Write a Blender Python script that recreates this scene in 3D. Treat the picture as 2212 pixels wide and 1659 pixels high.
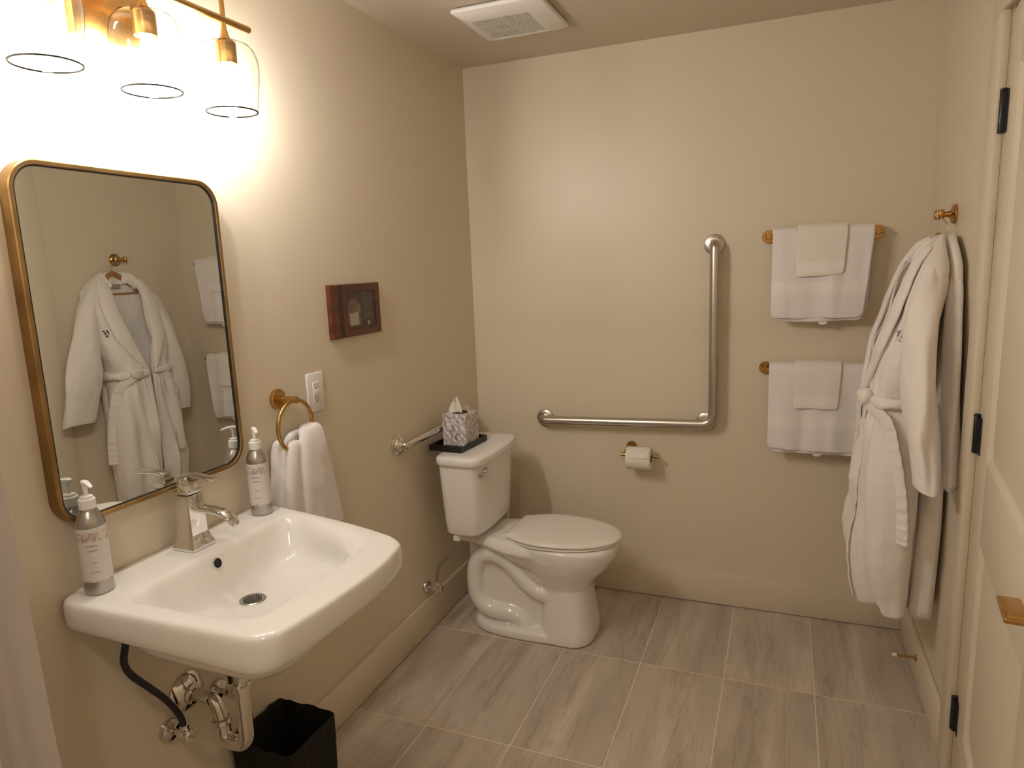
import bpy, bmesh, math, random
from math import sin, cos, pi, radians, sqrt, atan2
from mathutils import Vector, Matrix, Euler, noise

random.seed(7)
for o in list(bpy.data.objects):
    bpy.data.objects.remove(o, do_unlink=True)
S = bpy.context.scene
COL = S.collection

# ------------------------------------------------------------------ camera
cd = bpy.data.cameras.new('camera')
cam = bpy.data.objects.new('camera', cd)
COL.objects.link(cam)
cam.location = (1.39969886, -2.99557732, 1.54553606)
cam.rotation_euler = Euler((1.39878500, 0.0377426948, 0.378728740), 'XYZ')
cd.sensor_fit = 'HORIZONTAL'
cd.sensor_width = 36.0
cd.lens = 36.0 * 1467.296 / 2212.0
cd.clip_start = 0.02
S.camera = cam

# ------------------------------------------------------------------ world, view
wd = bpy.data.worlds.new('world')
S.world = wd
wd.use_nodes = True
wd.node_tree.nodes['Background'].inputs[0].default_value = (0.9, 0.8, 0.65, 1)
wd.node_tree.nodes['Background'].inputs[1].default_value = 0.0
S.view_settings.view_transform = 'Standard'
S.view_settings.look = 'None'
S.view_settings.gamma = 1.0
S.view_settings.use_curve_mapping = False
S.view_settings.exposure = 0.2
S.cycles.max_bounces = 20
S.cycles.diffuse_bounces = 10
S.cycles.glossy_bounces = 6
S.cycles.transparent_max_bounces = 16
BULB_STRENGTH = 420.0
BULB_COLOR = (1.0, 0.945, 0.89)
FILL_POWER = 120.0  # strength of the added fill lamp behind the camera
RW, RH, YF = 1.8919, 2.44, -3.75      # room width, height, wall behind the camera

# ------------------------------------------------------------------ materials
MATS = {}
def nt(m):
    return m.node_tree.nodes, m.node_tree.links
def principled(name, col, rough=0.5, metal=0.0, spec=0.5, **kw):
    m = bpy.data.materials.new(name)
    m.use_nodes = True
    b = m.node_tree.nodes['Principled BSDF']
    b.inputs['Base Color'].default_value = (*col, 1)
    b.inputs['Roughness'].default_value = rough
    b.inputs['Metallic'].default_value = metal
    b.inputs['Specular IOR Level'].default_value = spec
    for k, v in kw.items():
        b.inputs[k.replace('_', ' ')].default_value = v
    MATS[name] = m
    return m
def bumpy(m, scale, strength, dist=0.002, detail=4.0, kind='noise', stretch=None):
    n, l = nt(m)
    b = n['Principled BSDF']
    tc = n.new('ShaderNodeTexCoord')
    mp = n.new('ShaderNodeMapping')
    l.new(tc.outputs['Object'], mp.inputs[0])
    if stretch:
        mp.inputs['Scale'].default_value = stretch
    if kind == 'noise':
        t = n.new('ShaderNodeTexNoise')
        t.inputs['Scale'].default_value = scale
        t.inputs['Detail'].default_value = detail
        out = t.outputs[0]
    else:
        t = n.new('ShaderNodeTexVoronoi')
        t.inputs['Scale'].default_value = scale
        out = t.outputs['Distance']
    l.new(mp.outputs[0], t.inputs['Vector'])
    bp = n.new('ShaderNodeBump')
    bp.inputs['Strength'].default_value = strength
    bp.inputs['Distance'].default_value = dist
    l.new(out, bp.inputs['Height'])
    l.new(bp.outputs[0], b.inputs['Normal'])
    return m
def tint(m, c2, scale, lo=0.35, hi=0.7, stretch=None, detail=4.0):
    """mix the base colour with c2 by a noise (grain, wear)"""
    n, l = nt(m)
    b = n['Principled BSDF']
    c1 = tuple(b.inputs['Base Color'].default_value)
    tc = n.new('ShaderNodeTexCoord')
    mp = n.new('ShaderNodeMapping')
    l.new(tc.outputs['Object'], mp.inputs[0])
    if stretch:
        mp.inputs['Scale'].default_value = stretch
    t = n.new('ShaderNodeTexNoise')
    t.inputs['Scale'].default_value = scale
    t.inputs['Detail'].default_value = detail
    l.new(mp.outputs[0], t.inputs['Vector'])
    r = n.new('ShaderNodeValToRGB')
    r.color_ramp.elements[0].position = lo
    r.color_ramp.elements[0].color = c1
    r.color_ramp.elements[1].position = hi
    r.color_ramp.elements[1].color = (*c2, 1)
    l.new(t.outputs[0], r.inputs[0])
    l.new(r.outputs[0], b.inputs['Base Color'])
    return m

M_wall = bumpy(principled('wall_paint', (0.665, 0.595, 0.475), 0.40, spec=0.5), 260, 0.10, 0.001)
M_ceil = bumpy(principled('ceiling_paint', (0.60, 0.53, 0.435), 0.6, spec=0.3), 200, 0.12, 0.001)
M_trim = principled('trim_paint', (0.665, 0.595, 0.475), 0.36)
M_door = bumpy(principled('door_paint', (0.66, 0.585, 0.465), 0.42), 180, 0.05, 0.001)
M_porc = principled('porcelain', (0.80, 0.79, 0.76), 0.09, spec=0.55)
M_plast = principled('white_plastic', (0.78, 0.77, 0.74), 0.32)
M_seat = principled('seat_plastic', (0.80, 0.78, 0.73), 0.2)
M_terry = bumpy(principled('terry_cloth', (0.80, 0.775, 0.775), 0.95, spec=0.1, Sheen_Weight=0.25), 420, 0.55, 0.0025, 3)
M_terry2 = bumpy(principled('ivory_terry_cloth', (0.80, 0.775, 0.715), 0.95, spec=0.1, Sheen_Weight=0.25), 420, 0.5, 0.0025, 3)
M_band = bumpy(principled('woven_band', (0.83, 0.81, 0.80), 0.7, spec=0.2), 90, 0.3, 0.002, stretch=(0.4, 1, 8))
M_robe = bumpy(principled('robe_terry', (0.80, 0.765, 0.735), 0.95, spec=0.1, Sheen_Weight=0.25), 20, 0.55, 0.014, 5)
M_brass = tint(principled('brushed_brass', (0.58, 0.36, 0.13), 0.27, 1.0), (0.50, 0.29, 0.09), 40, stretch=(1, 1, 8))
M_brassd = principled('polished_bronze', (0.52, 0.30, 0.10), 0.2, 1.0)
M_gold = tint(principled('antique_gold', (0.42, 0.275, 0.115), 0.36, 1.0), (0.31, 0.19, 0.075), 9, 0.4, 0.65)
M_chrome = principled('chrome', (0.78, 0.77, 0.76), 0.06, 1.0)
M_nickel = principled('polished_nickel', (0.74, 0.70, 0.64), 0.10, 1.0)
M_steel = bumpy(principled('brushed_steel', (0.56, 0.52, 0.47), 0.30, 1.0), 90, 0.06, 0.001, stretch=(1, 1, 1))
M_alu = bumpy(principled('brushed_aluminium', (0.47, 0.455, 0.43), 0.30, 1.0), 120, 0.05, 0.001, stretch=(1, 1, 0.1))
M_braid = bumpy(principled('steel_braid', (0.42, 0.40, 0.37), 0.33, 1.0), 380, 0.7, 0.001, kind='voronoi')
M_black = principled('black_metal', (0.012, 0.012, 0.013), 0.38, spec=0.45)
M_rubber = bumpy(principled('black_rubber_hose', (0.012, 0.012, 0.014), 0.5), 500, 0.4, 0.001)
M_bin = bumpy(principled('charcoal_fabric', (0.016, 0.014, 0.013), 0.75, spec=0.25), 34, 0.8, 0.006, 6)
M_tray = principled('black_tray', (0.010, 0.007, 0.006), 0.35)
M_hole = principled('dark_void', (0.01, 0.009, 0.008), 0.8)
M_mirror = principled('mirror_silver', (0.73, 0.745, 0.71), 0.0, 1.0)
M_wood = tint(principled('hanger_wood', (0.46, 0.22, 0.09), 0.4), (0.36, 0.15, 0.055), 30, stretch=(1, 0.15, 1))
M_mahog = tint(principled('mahogany', (0.125, 0.032, 0.014), 0.33), (0.06, 0.014, 0.007), 22, 0.35, 0.7, stretch=(1, 0.25, 1.6))
M_inlay = tint(principled('dark_inlay', (0.018, 0.007, 0.005), 0.35), (0.05, 0.014, 0.008), 90, 0.45, 0.6)
M_card = principled('charcoal_card', (0.050, 0.044, 0.036), 0.4)
M_pinkp = tint(principled('photo_pink', (0.27, 0.17, 0.14), 0.4), (0.14, 0.085, 0.07), 30, 0.35, 0.65, stretch=(1, 0.5, 1))
M_whitep = principled('photo_white', (0.48, 0.44, 0.39), 0.4)
M_greyp = principled('print_grey', (0.22, 0.20, 0.17), 0.6)
M_ink = principled('ink_grey', (0.30, 0.28, 0.26), 0.7)
M_logo = principled('embroidery_dark', (0.03, 0.022, 0.018), 0.8)
M_paper = bumpy(principled('toilet_tissue', (0.82, 0.79, 0.73), 0.9, spec=0.1), 160, 0.3, 0.001)
M_card2 = principled('cardboard', (0.30, 0.21, 0.13), 0.9)
M_grout = bumpy(principled('grout', (0.72, 0.65, 0.54), 0.85), 150, 0.3, 0.001)
M_curt = bumpy(principled('curtain_cloth', (0.50, 0.455, 0.425), 0.85, spec=0.15, Sheen_Weight=0.2), 9, 0.25, 0.01, 3, stretch=(1, 1, 1.5))
M_label = principled('bottle_label', (0.66, 0.63, 0.60), 0.45)

def mk_label_wash():
    m = principled('label_wash', (0.66, 0.63, 0.60), 0.45)
    n, l = nt(m)
    b = n['Principled BSDF']
    tc = n.new('ShaderNodeTexCoord')
    t = n.new('ShaderNodeTexNoise')
    t.inputs['Scale'].default_value = 75
    t.inputs['Detail'].default_value = 2
    t.inputs['Distortion'].default_value = 1.5
    l.new(tc.outputs['Object'], t.inputs['Vector'])
    r = n.new('ShaderNodeValToRGB')
    e = r.color_ramp.elements
    e[0].position = 0.42; e[0].color = (0.66, 0.63, 0.60, 1)
    e[1].position = 0.66; e[1].color = (0.42, 0.29, 0.26, 1)
    k = e.new(0.52); k.color = (0.55, 0.46, 0.42, 1)
    l.new(t.outputs[0], r.inputs[0])
    l.new(r.outputs[0], b.inputs['Base Color'])
    return m
M_wash = mk_label_wash()

def mk_tile():
    m = principled('stone_tile', (0.3, 0.27, 0.23), 0.42, spec=0.4)
    n, l = nt(m)
    b = n['Principled BSDF']
    tc = n.new('ShaderNodeTexCoord')
    oi = n.new('ShaderNodeObjectInfo')
    mul = n.new('ShaderNodeVectorMath'); mul.operation = 'SCALE'
    cmb = n.new('ShaderNodeCombineXYZ')
    for i, f in enumerate((7.3, 11.1, 5.7)):
        mm = n.new('ShaderNodeMath'); mm.operation = 'MULTIPLY'
        mm.inputs[1].default_value = f
        l.new(oi.outputs['Random'], mm.inputs[0])
        l.new(mm.outputs[0], cmb.inputs[i])
    add = n.new('ShaderNodeVectorMath'); add.operation = 'ADD'
    l.new(tc.outputs['Object'], add.inputs[0])
    l.new(cmb.outputs[0], add.inputs[1])
    mp = n.new('ShaderNodeMapping')
    mp.inputs['Rotation'].default_value = (0, 0, radians(-9))
    mp.inputs['Scale'].default_value = (1.0, 0.16, 1.0)
    l.new(add.outputs[0], mp.inputs[0])
    t1 = n.new('ShaderNodeTexNoise')
    t1.inputs['Scale'].default_value = 8; t1.inputs['Detail'].default_value = 6
    t1.inputs['Roughness'].default_value = 0.62; t1.inputs['Distortion'].default_value = 0.8
    l.new(mp.outputs[0], t1.inputs['Vector'])
    r1 = n.new('ShaderNodeValToRGB')
    e = r1.color_ramp.elements
    e[0].position = 0.32; e[0].color = (0.395, 0.340, 0.278, 1)
    e[1].position = 0.72; e[1].color = (0.62, 0.555, 0.472, 1)
    k = e.new(0.50); k.color = (0.485, 0.425, 0.350, 1)
    l.new(t1.outputs[0], r1.inputs[0])
    # sparse darker veins
    t2 = n.new('ShaderNodeTexNoise')
    t2.inputs['Scale'].default_value = 9; t2.inputs['Detail'].default_value = 9
    t2.inputs['Roughness'].default_value = 0.62; t2.inputs['Distortion'].default_value = 0.5
    mp2 = n.new('ShaderNodeMapping')
    mp2.inputs['Rotation'].default_value = (0, 0, radians(-16))
    mp2.inputs['Scale'].default_value = (1.0, 0.12, 1.0)
    l.new(add.outputs[0], mp2.inputs[0])
    l.new(mp2.outputs[0], t2.inputs['Vector'])
    r2 = n.new('ShaderNodeValToRGB')
    f = r2.color_ramp.elements
    f[0].position = 0.478; f[0].color = (1, 1, 1, 1)
    f[1].position = 0.522; f[1].color = (1, 1, 1, 1)
    k = f.new(0.50); k.color = (0.70, 0.655, 0.61, 1)
    l.new(t2.outputs[0], r2.inputs[0])
    mx = n.new('ShaderNodeMixRGB'); mx.blend_type = 'MULTIPLY'; mx.inputs[0].default_value = 0.6
    l.new(r1.outputs[0], mx.inputs[1]); l.new(r2.outputs[0], mx.inputs[2])
    l.new(mx.outputs[0], b.inputs['Base Color'])
    bp = n.new('ShaderNodeBump'); bp.inputs['Strength'].default_value = 0.12
    bp.inputs['Distance'].default_value = 0.002
    l.new(t1.outputs[0], bp.inputs['Height']); l.new(bp.outputs[0], b.inputs['Normal'])
    return m
M_tile = mk_tile()

def mk_leafbox():
    """printed tissue carton: lilac-grey fern and leaf strokes on off-white"""
    m = principled('leaf_print', (0.66, 0.62, 0.58), 0.6)
    n, l = nt(m)
    b = n['Principled BSDF']
    tc = n.new('ShaderNodeTexCoord')
    def mix(a, bcol, fac):
        x = n.new('ShaderNodeMixRGB')
        l.new(a, x.inputs[1]); x.inputs[2].default_value = bcol
        l.new(fac, x.inputs[0]); return x.outputs[0]
    base = n.new('ShaderNodeRGB'); base.outputs[0].default_value = (0.80, 0.77, 0.74, 1)
    cur = base.outputs[0]
    for i, (sc, rot, dis, lo, hi, col) in enumerate([
            (12, 0.5, 7.0, 0.74, 0.79, (0.34, 0.31, 0.34, 1)),
            (17, -0.7, 10.0, 0.84, 0.88, (0.20, 0.18, 0.20, 1)),
            (32, 1.2, 11.0, 0.90, 0.95, (0.36, 0.30, 0.22, 1)),
            (11, 2.1, 9.0, 0.80, 0.86, (0.50, 0.47, 0.52, 1))]):
        mp = n.new('ShaderNodeMapping')
        mp.inputs['Rotation'].default_value = (rot, rot * 0.7, rot * 1.3)
        mp.inputs['Location'].default_value = (i * 3.1, i * 1.7, i * 0.9)
        l.new(tc.outputs['Object'], mp.inputs[0])
        w = n.new('ShaderNodeTexWave')
        w.inputs['Scale'].default_value = sc; w.inputs['Distortion'].default_value = dis
        w.inputs['Detail'].default_value = 2; w.inputs['Detail Scale'].default_value = 1.4
        l.new(mp.outputs[0], w.inputs['Vector'])
        r = n.new('ShaderNodeValToRGB')
        r.color_ramp.elements[0].position = lo; r.color_ramp.elements[0].color = (0, 0, 0, 1)
        r.color_ramp.elements[1].position = hi; r.color_ramp.elements[1].color = (0.85, 0.85, 0.85, 1)
        l.new(w.outputs['Fac'], r.inputs[0])
        cur = mix(cur, col, r.outputs[0])
    l.new(cur, b.inputs['Base Color'])
    return m
M_leaf = mk_leafbox()

def mk_glass():
    m = bpy.data.materials.new('clear_glass'); m.use_nodes = True
    n, l = nt(m); n.clear()
    out = n.new('ShaderNodeOutputMaterial')
    tr = n.new('ShaderNodeBsdfTransparent'); r_ = n.new('ShaderNodeValToRGB'); r_.color_ramp.elements[0].position = 0.25; r_.color_ramp.elements[0].color = (0.965, 0.96, 0.95, 1); r_.color_ramp.elements[1].position = 1.0; r_.color_ramp.elements[1].color = (0.05, 0.048, 0.045, 1); kk = r_.color_ramp.elements.new(0.70); kk.color = (0.88, 0.87, 0.85, 1); kk = r_.color_ramp.elements.new(0.88); kk.color = (0.45, 0.44, 0.42, 1)
    gl = n.new('ShaderNodeBsdfGlossy'); gl.inputs['Roughness'].default_value = 0.03
    lw = n.new('ShaderNodeLayerWeight'); lw.inputs[0].default_value = 0.5
    pw = n.new('ShaderNodeMath'); pw.operation = 'POWER'; pw.inputs[1].default_value = 4.0
    ma = n.new('ShaderNodeMath'); ma.operation = 'MULTIPLY_ADD'; ma.inputs[1].default_value = 0.45; ma.inputs[2].default_value = 0.035
    mx = n.new('ShaderNodeMixShader')
    l.new(lw.outputs['Facing'], r_.inputs[0]); l.new(r_.outputs[0], tr.inputs[0]); l.new(lw.outputs['Facing'], pw.inputs[0]); l.new(pw.outputs[0], ma.inputs[0])
    l.new(ma.outputs[0], mx.inputs[0]); l.new(tr.outputs[0], mx.inputs[1]); l.new(gl.outputs[0], mx.inputs[2])
    l.new(mx.outputs[0], out.inputs[0])
    return m
M_glass = mk_glass()
def mk_emit(name, col, st):
    m = bpy.data.materials.new(name); m.use_nodes = True
    n, l = nt(m); n.clear()
    out = n.new('ShaderNodeOutputMaterial'); e = n.new('ShaderNodeEmission')
    e.inputs[0].default_value = (*col, 1); e.inputs[1].default_value = st
    l.new(e.outputs[0], out.inputs[0])
    return m
def mk_glass_edge():
    m = bpy.data.materials.new('glass_edge'); m.use_nodes = True
    n, l = nt(m); n.clear()
    out = n.new('ShaderNodeOutputMaterial')
    tr = n.new('ShaderNodeBsdfTransparent'); tr.inputs[0].default_value = (0.06, 0.06, 0.055, 1)
    gl = n.new('ShaderNodeBsdfGlossy'); gl.inputs['Roughness'].default_value = 0.05
    mx = n.new('ShaderNodeMixShader'); mx.inputs[0].default_value = 0.06
    l.new(tr.outputs[0], mx.inputs[1]); l.new(gl.outputs[0], mx.inputs[2]); l.new(mx.outputs[0], out.inputs[0])
    return m
M_edge = mk_glass_edge()
M_bulb = mk_emit('bulb_glow', BULB_COLOR, BULB_STRENGTH)

# ------------------------------------------------------------------ mesh helpers
ORG = {}
class MB:
    def __init__(s):
        s.v = []; s.f = []; s.mi = []; s.cur = 0
    def face(s, idx):
        s.f.append(tuple(idx)); s.mi.append(s.cur)
    def add(s, vs, fs):
        b = len(s.v)
        s.v.extend(Vector(v) for v in vs)
        assert all(i < len(vs) for f in fs for i in f)
        for f in fs: s.face([i + b for i in f])
        return s
    def box(s, x0, x1, y0, y1, z0, z1):
        return s.add([(x0, y0, z0), (x1, y0, z0), (x1, y1, z0), (x0, y1, z0), (x0, y0, z1), (x1, y0, z1), (x1, y1, z1), (x0, y1, z1)],
                     [(3, 2, 1, 0), (4, 5, 6, 7), (0, 1, 5, 4), (1, 2, 6, 5), (2, 3, 7, 6), (3, 0, 4, 7)])
    def loft(s, rings, closed=True, cap0=True, cap1=True):
        n = len(rings[0]); vs = [p for r in rings for p in r]; fs = []
        assert all(len(r) == n for r in rings)
        for k in range(len(rings) - 1):
            for i in range(n if closed else n - 1):
                j = (i + 1) % n
                fs.append((k * n + i, k * n + j, (k + 1) * n + j, (k + 1) * n + i))
        if closed and cap0: fs.append(tuple(reversed(range(n))))
        if closed and cap1: fs.append(tuple((len(rings) - 1) * n + i for i in range(n)))
        return s.add(vs, fs)
    def tube(s, path, r, n=16, closed=False, caps=True, flat=None, up=None):
        """sweep a circle (or ellipse: flat=(a,b) multipliers) along path; r number or list"""
        P = [Vector(p) for p in path]; m = len(P)
        R = r if isinstance(r, (list, tuple)) else [r] * m
        T = []
        for i in range(m):
            if closed: t = P[(i + 1) % m] - P[i - 1]
            else: t = P[min(i + 1, m - 1)] - P[max(i - 1, 0)]
            T.append(t.normalized())
        u = Vector(up) if up else (Vector((0, 0, 1)) if abs(T[0].z) < 0.9 else Vector((1, 0, 0)))
        rings = []
        for i in range(m):
            t = T[i]
            if up: u = Vector(up)
            u = (u - t * u.dot(t)).normalized(); w = t.cross(u)
            a, b = flat if flat else (1, 1)
            rings.append([P[i] + (u * cos(2 * pi * k / n) * a + w * sin(2 * pi * k / n) * b) * R[i] for k in range(n)])
        if closed: rings.append(rings[0])
        return s.loft(rings, True, caps and not closed, caps and not closed)
    def lathe(s, prof, org, axis=(0, 0, 1), n=32, cap0=True, cap1=True):
        """prof [(r,h)] revolved round axis through org"""
        A = Vector(axis).normalized(); O = Vector(org)
        u = Vector((1, 0, 0)) if abs(A.x) < 0.9 else Vector((0, 1, 0))
        u = (u - A * u.dot(A)).normalized(); w = A.cross(u)
        rings = [[O + A * h + (u * cos(2 * pi * k / n) + w * sin(2 * pi * k / n)) * max(r, 1e-5) for k in range(n)] for r, h in prof]
        return s.loft(rings, True, cap0, cap1)
    def grid(s, rows):
        n = len(rows[0]); vs = [p for r in rows for p in r]
        return s.add(vs, [(k * n + i, k * n + i + 1, (k + 1) * n + i + 1, (k + 1) * n + i) for k in range(len(rows) - 1) for i in range(n - 1)])

def obj(name, mb, mats, parent=None, loc=None, bevel=0.0, seg=2, sub=0, angle=35, solid=0.0, solid_off=-1.0, label=None, recalc=True):
    org = Vector(ORG[parent.name]) if parent else Vector(loc or (0, 0, 0))
    me = bpy.data.meshes.new(name)
    me.from_pydata([tuple(v - org) for v in mb.v], [], mb.f)
    mats = mats if isinstance(mats, (list, tuple)) else [mats]
    for m in mats: me.materials.append(m)
    if len(mats) > 1:
        for p, i in zip(me.polygons, mb.mi): p.material_index = i
    bm = bmesh.new(); bm.from_mesh(me)
    bmesh.ops.remove_doubles(bm, verts=bm.verts, dist=1e-5)
    if recalc: bmesh.ops.recalc_face_normals(bm, faces=bm.faces)
    if bevel > 0:
        ed = [e for e in bm.edges if len(e.link_faces) == 2 and e.calc_face_angle(0) > radians(30)]
        bmesh.ops.bevel(bm, geom=ed, offset=bevel, segments=seg, profile=0.5, affect='EDGES', clamp_overlap=True)
    bm.to_mesh(me); bm.free()
    for p in me.polygons: p.use_smooth = True
    me.set_sharp_from_angle(angle=radians(angle))
    o = bpy.data.objects.new(name, me)
    COL.objects.link(o)
    if parent: o.parent = parent
    else: o.location = org
    ORG[o.name] = tuple(org)
    if solid:
        md = o.modifiers.new('solid', 'SOLIDIFY'); md.thickness = solid; md.offset = solid_off
    if sub:
        md = o.modifiers.new('sub', 'SUBSURF'); md.levels = sub; md.render_levels = sub
    if label: o['label'] = label
    return o
def tag(o, label, cat, group=None):
    o['label'] = label; o['category'] = cat
    if group: o['group'] = group
    return o
def thing(name, label, cat, loc, group=None):
    o = bpy.data.objects.new(name, None)
    o.empty_display_size = 0.05
    COL.objects.link(o); o.location = loc; ORG[o.name] = tuple(loc)
    return tag(o, label, cat, group)
def struct(o):
    o['kind'] = 'structure'; return o
def catmull(pts, k=8, closed=False):
    P = [Vector(p) for p in pts]; out = []; n = len(P)
    for i in range(n if closed else n - 1):
        if closed: a, b, c, d = P[i - 1], P[i], P[(i + 1) % n], P[(i + 2) % n]
        else: a, b, c, d = P[max(i - 1, 0)], P[i], P[i + 1], P[min(i + 2, n - 1)]
        for j in range(k):
            t = j / k
            out.append(0.5 * ((2 * b) + (c - a) * t + (2 * a - 5 * b + 4 * c - d) * t * t + (3 * b - a - 3 * c + d) * t ** 3))
    if not closed: out.append(P[-1])
    return out
def fillet(pts, r, k=6):
    """polyline with rounded corners"""
    P = [Vector(p) for p in pts]; out = [P[0]]
    for i in range(1, len(P) - 1):
        a = (P[i - 1] - P[i]); b = (P[i + 1] - P[i])
        d = min(r, a.length * 0.49, b.length * 0.49)
        p0 = P[i] + a.normalized() * d; p1 = P[i] + b.normalized() * d
        for j in range(k + 1):
            t = j / k
            out.append(p0 * (1 - t) ** 2 + P[i] * 2 * t * (1 - t) + p1 * t * t)
    out.append(P[-1]); return out
def sup(cx, cy, a, b, z, p=4.0, n=64):
    """superellipse ring in xy"""
    out = []
    for k in range(n):
        t = 2 * pi * k / n; c, s_ = cos(t), sin(t)
        r = 1.0 / ((abs(c) / a) ** p + (abs(s_) / b) ** p) ** (1 / p)
        out.append(Vector((cx + r * c, cy + r * s_, z)))
    return out
def fbm(x, y, z, f=1.0):
    return noise.noise(Vector((x * f, y * f, z * f)))
def interp(tab, z):
    """tab: rows sorted by descending first column"""
    for a, b in zip(tab, tab[1:]):
        if a[0] >= z >= b[0]:
            t = (a[0] - z) / (a[0] - b[0]); t = t * t * (3 - 2 * t) * 0.4 + t * 0.6
            return [u + (w - u) * t for u, w in zip(a[1:], b[1:])]
    return list(tab[0][1:]) if z > tab[0][0] else list(tab[-1][1:])

# ================================================================== ROOM SHELL
DH0, DH1 = -1.812, -0.885          # door opening along the right wall
DZ = 2.116
T = 0.10
struct(obj('wall_left', MB().box(-T, 0, YF - T, T, -0.05, RH + 0.05), M_wall))
struct(obj('wall_back', MB().box(0, RW, 0, T, -0.05, RH + 0.05), M_wall))
mb = MB().box(RW, RW + T, DH1, T, -0.05, RH + 0.05).box(RW, RW + T, YF - T, DH0, -0.05, RH + 0.05).box(RW, RW + T, DH0, DH1, DZ, RH + 0.05)
struct(obj('wall_right', mb, M_wall))
struct(obj('wall_front', MB().box(0, RW, YF - T, YF, -0.05, RH + 0.05), M_wall))
struct(obj('ceiling', MB().box(0, RW, YF, 0, RH, RH + T), M_ceil))
floor = struct(obj('floor', MB().box(0, RW + T, YF, 0, -T, -0.0007), M_grout))
xs = [0.0] + [0.292 + 0.311 * i for i in range(5)] + [RW]
ys = [0.0, -0.576, -1.172, -1.768, -2.364, -2.960, -3.556, YF]
tiles = {}
for i in range(len(xs) - 1):
    for j in range(len(ys) - 1):
        g = 0.00125
        x0, x1, y0, y1 = xs[i] + g, xs[i + 1] - g, ys[j + 1] + g, ys[j] - g
        key = (round(x1 - x0, 3), round(y1 - y0, 3))
        if key not in tiles:
            hx, hy = (x1 - x0) / 2, (y1 - y0) / 2
            t = obj('tile', MB().box(-hx, hx, -hy, hy, -0.009, 0.0), M_tile, bevel=0.0012, seg=1)
            tiles[key] = t
        else:
            t = tiles[key].copy(); COL.objects.link(t); t.name = 'tile'
        t.parent = floor
        t.location = ((x0 + x1) / 2, (y0 + y1) / 2, 0.0)

def baseboard(name, x0, x1, y0, y1):
    return struct(obj(name, MB().box(x0, x1, y0, y1, 0.003, 0.150), M_trim, bevel=0.003))
baseboard('baseboard_left', 0.0005, 0.0155, YF, -0.0005)
baseboard('baseboard_back', 0.0155, RW - 0.0155, -0.0155, -0.0005)
baseboard('baseboard_right', RW - 0.0155, RW - 0.0005, -0.79, -0.0005)
baseboard('baseboard_right', RW - 0.0155, RW - 0.0005, YF, DH0 - 0.10)

# door casing (flat boards round the opening) and jamb
trim = bpy.data.objects.new('trim_1', None); COL.objects.link(trim); ORG['trim_1'] = (0, 0, 0); struct(trim)
CT = 0.019
obj('casing_board', MB().box(RW - CT, RW - 0.0004, DH1, DH1 + 0.092, 0.001, DZ), M_trim, trim, bevel=0.002)
obj('casing_board', MB().box(RW - CT, RW - 0.0004, DH0 - 0.092, DH0, 0.001, DZ), M_trim, trim, bevel=0.002)
obj('casing_board', MB().box(RW - CT, RW - 0.0004, DH0 - 0.092, DH1 + 0.092, DZ + 0.0004, DZ + 0.09), M_trim, trim, bevel=0.002)
obj('door_stop', MB().box(RW + 0.045, RW + 0.06, DH1 - 0.012, DH1 - 0.0004, 0.001, DZ).box(RW + 0.045, RW + 0.06, DH0, DH0 + 0.012, 0.001, DZ), M_trim, trim)

# door leaf, hinged at the far side and standing ajar into the room
door = bpy.data.objects.new('door_1', None); COL.objects.link(door)
struct(door)
HX, HY = RW + 0.003, DH1 - 0.003
ORG['door_1'] = (0, 0, 0)
door.location = (HX, HY, 0)
door.rotation_euler = (0, 0, radians(-6.5))
# leaf local frame: y from 0 (hinge) to -DWI (free edge), x=0 room face
DWI = 0.918
def dpart(name, x0, x1, y0, y1, z0, z1, mat=M_door, bev=0.0015):
    return obj(name, MB().box(x0, x1, y0, y1, z0, z1), mat, door, bevel=bev)
st = 0.155
Z0, Z1, Z2, Z3, Z4, Z5 = 0.012, 0.24, 0.80, 1.015, 1.96, 2.108
dpart('stile', 0, 0.035, -st, 0, Z0, Z5)
dpart('stile', 0, 0.035, -DWI, -DWI + st, Z0, Z5)
dpart('rail', 0, 0.035, -DWI + st, -st, Z4, Z5)
dpart('rail', 0, 0.035, -DWI + st, -st, Z2, Z3)
dpart('rail', 0, 0.035, -DWI + st, -st, Z0, Z1)
for za, zb in ((Z1, Z2), (Z3, Z4)):
    ya, yb = -DWI + st, -st
    mb = MB()
    def rect(x, i): return [Vector((x, ya + i, za + i)), Vector((x, yb - i, za + i)), Vector((x, yb - i, zb - i)), Vector((x, ya + i, zb - i))]
    mb.loft([rect(0.0005, 0), rect(0.004, 0.006), rect(0.011, 0.014), rect(0.011, 0.03), rect(0.003, 0.065)], True, False, True)
    obj('panel', mb, M_door, door, angle=15)
for zc in (1.8755, 1.051, 0.218):
    mb = MB().lathe([(0.0075, -0.05), (0.0085, -0.048), (0.0085, 0.048), (0.0075, 0.05)], (-0.008, 0.004, zc), n=16)
    mb.lathe([(0.005, 0.05), (0.0095, 0.0515), (0.0095, 0.055), (0.006, 0.058)], (-0.008, 0.004, zc), n=16)
    mb.box(-0.0025, -0.0004, -0.034, 0.003, zc - 0.05, zc + 0.05)
    mb.box(-0.010, -0.0022, -0.012, 0.004, zc - 0.049, zc + 0.049)
    obj('hinge', mb, M_black, door, label='black steel butt hinge with a ball tip pin')
# handle: round rose, neck and flat lever
hy, hz = -0.860, 0.948
mb = MB().lathe([(0.0, -0.0), (0.032, 0.0), (0.032, 0.008), (0.030, 0.010)], (-0.0004, hy, hz - 0.004), axis=(-1, 0, 0), n=28)
mb.tube([(-0.009, hy, hz - 0.004), (-0.045, hy, hz - 0.004)], 0.010, 16)
h = obj('handle', mb, M_brass, door, label='brushed brass door lever')
mb = MB().box(-0.050, -0.014, hy - 0.014, hy + 0.076, hz - 0.009, hz)
obj('lever', mb, M_brass, h, bevel=0.0025, seg=3)

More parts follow.
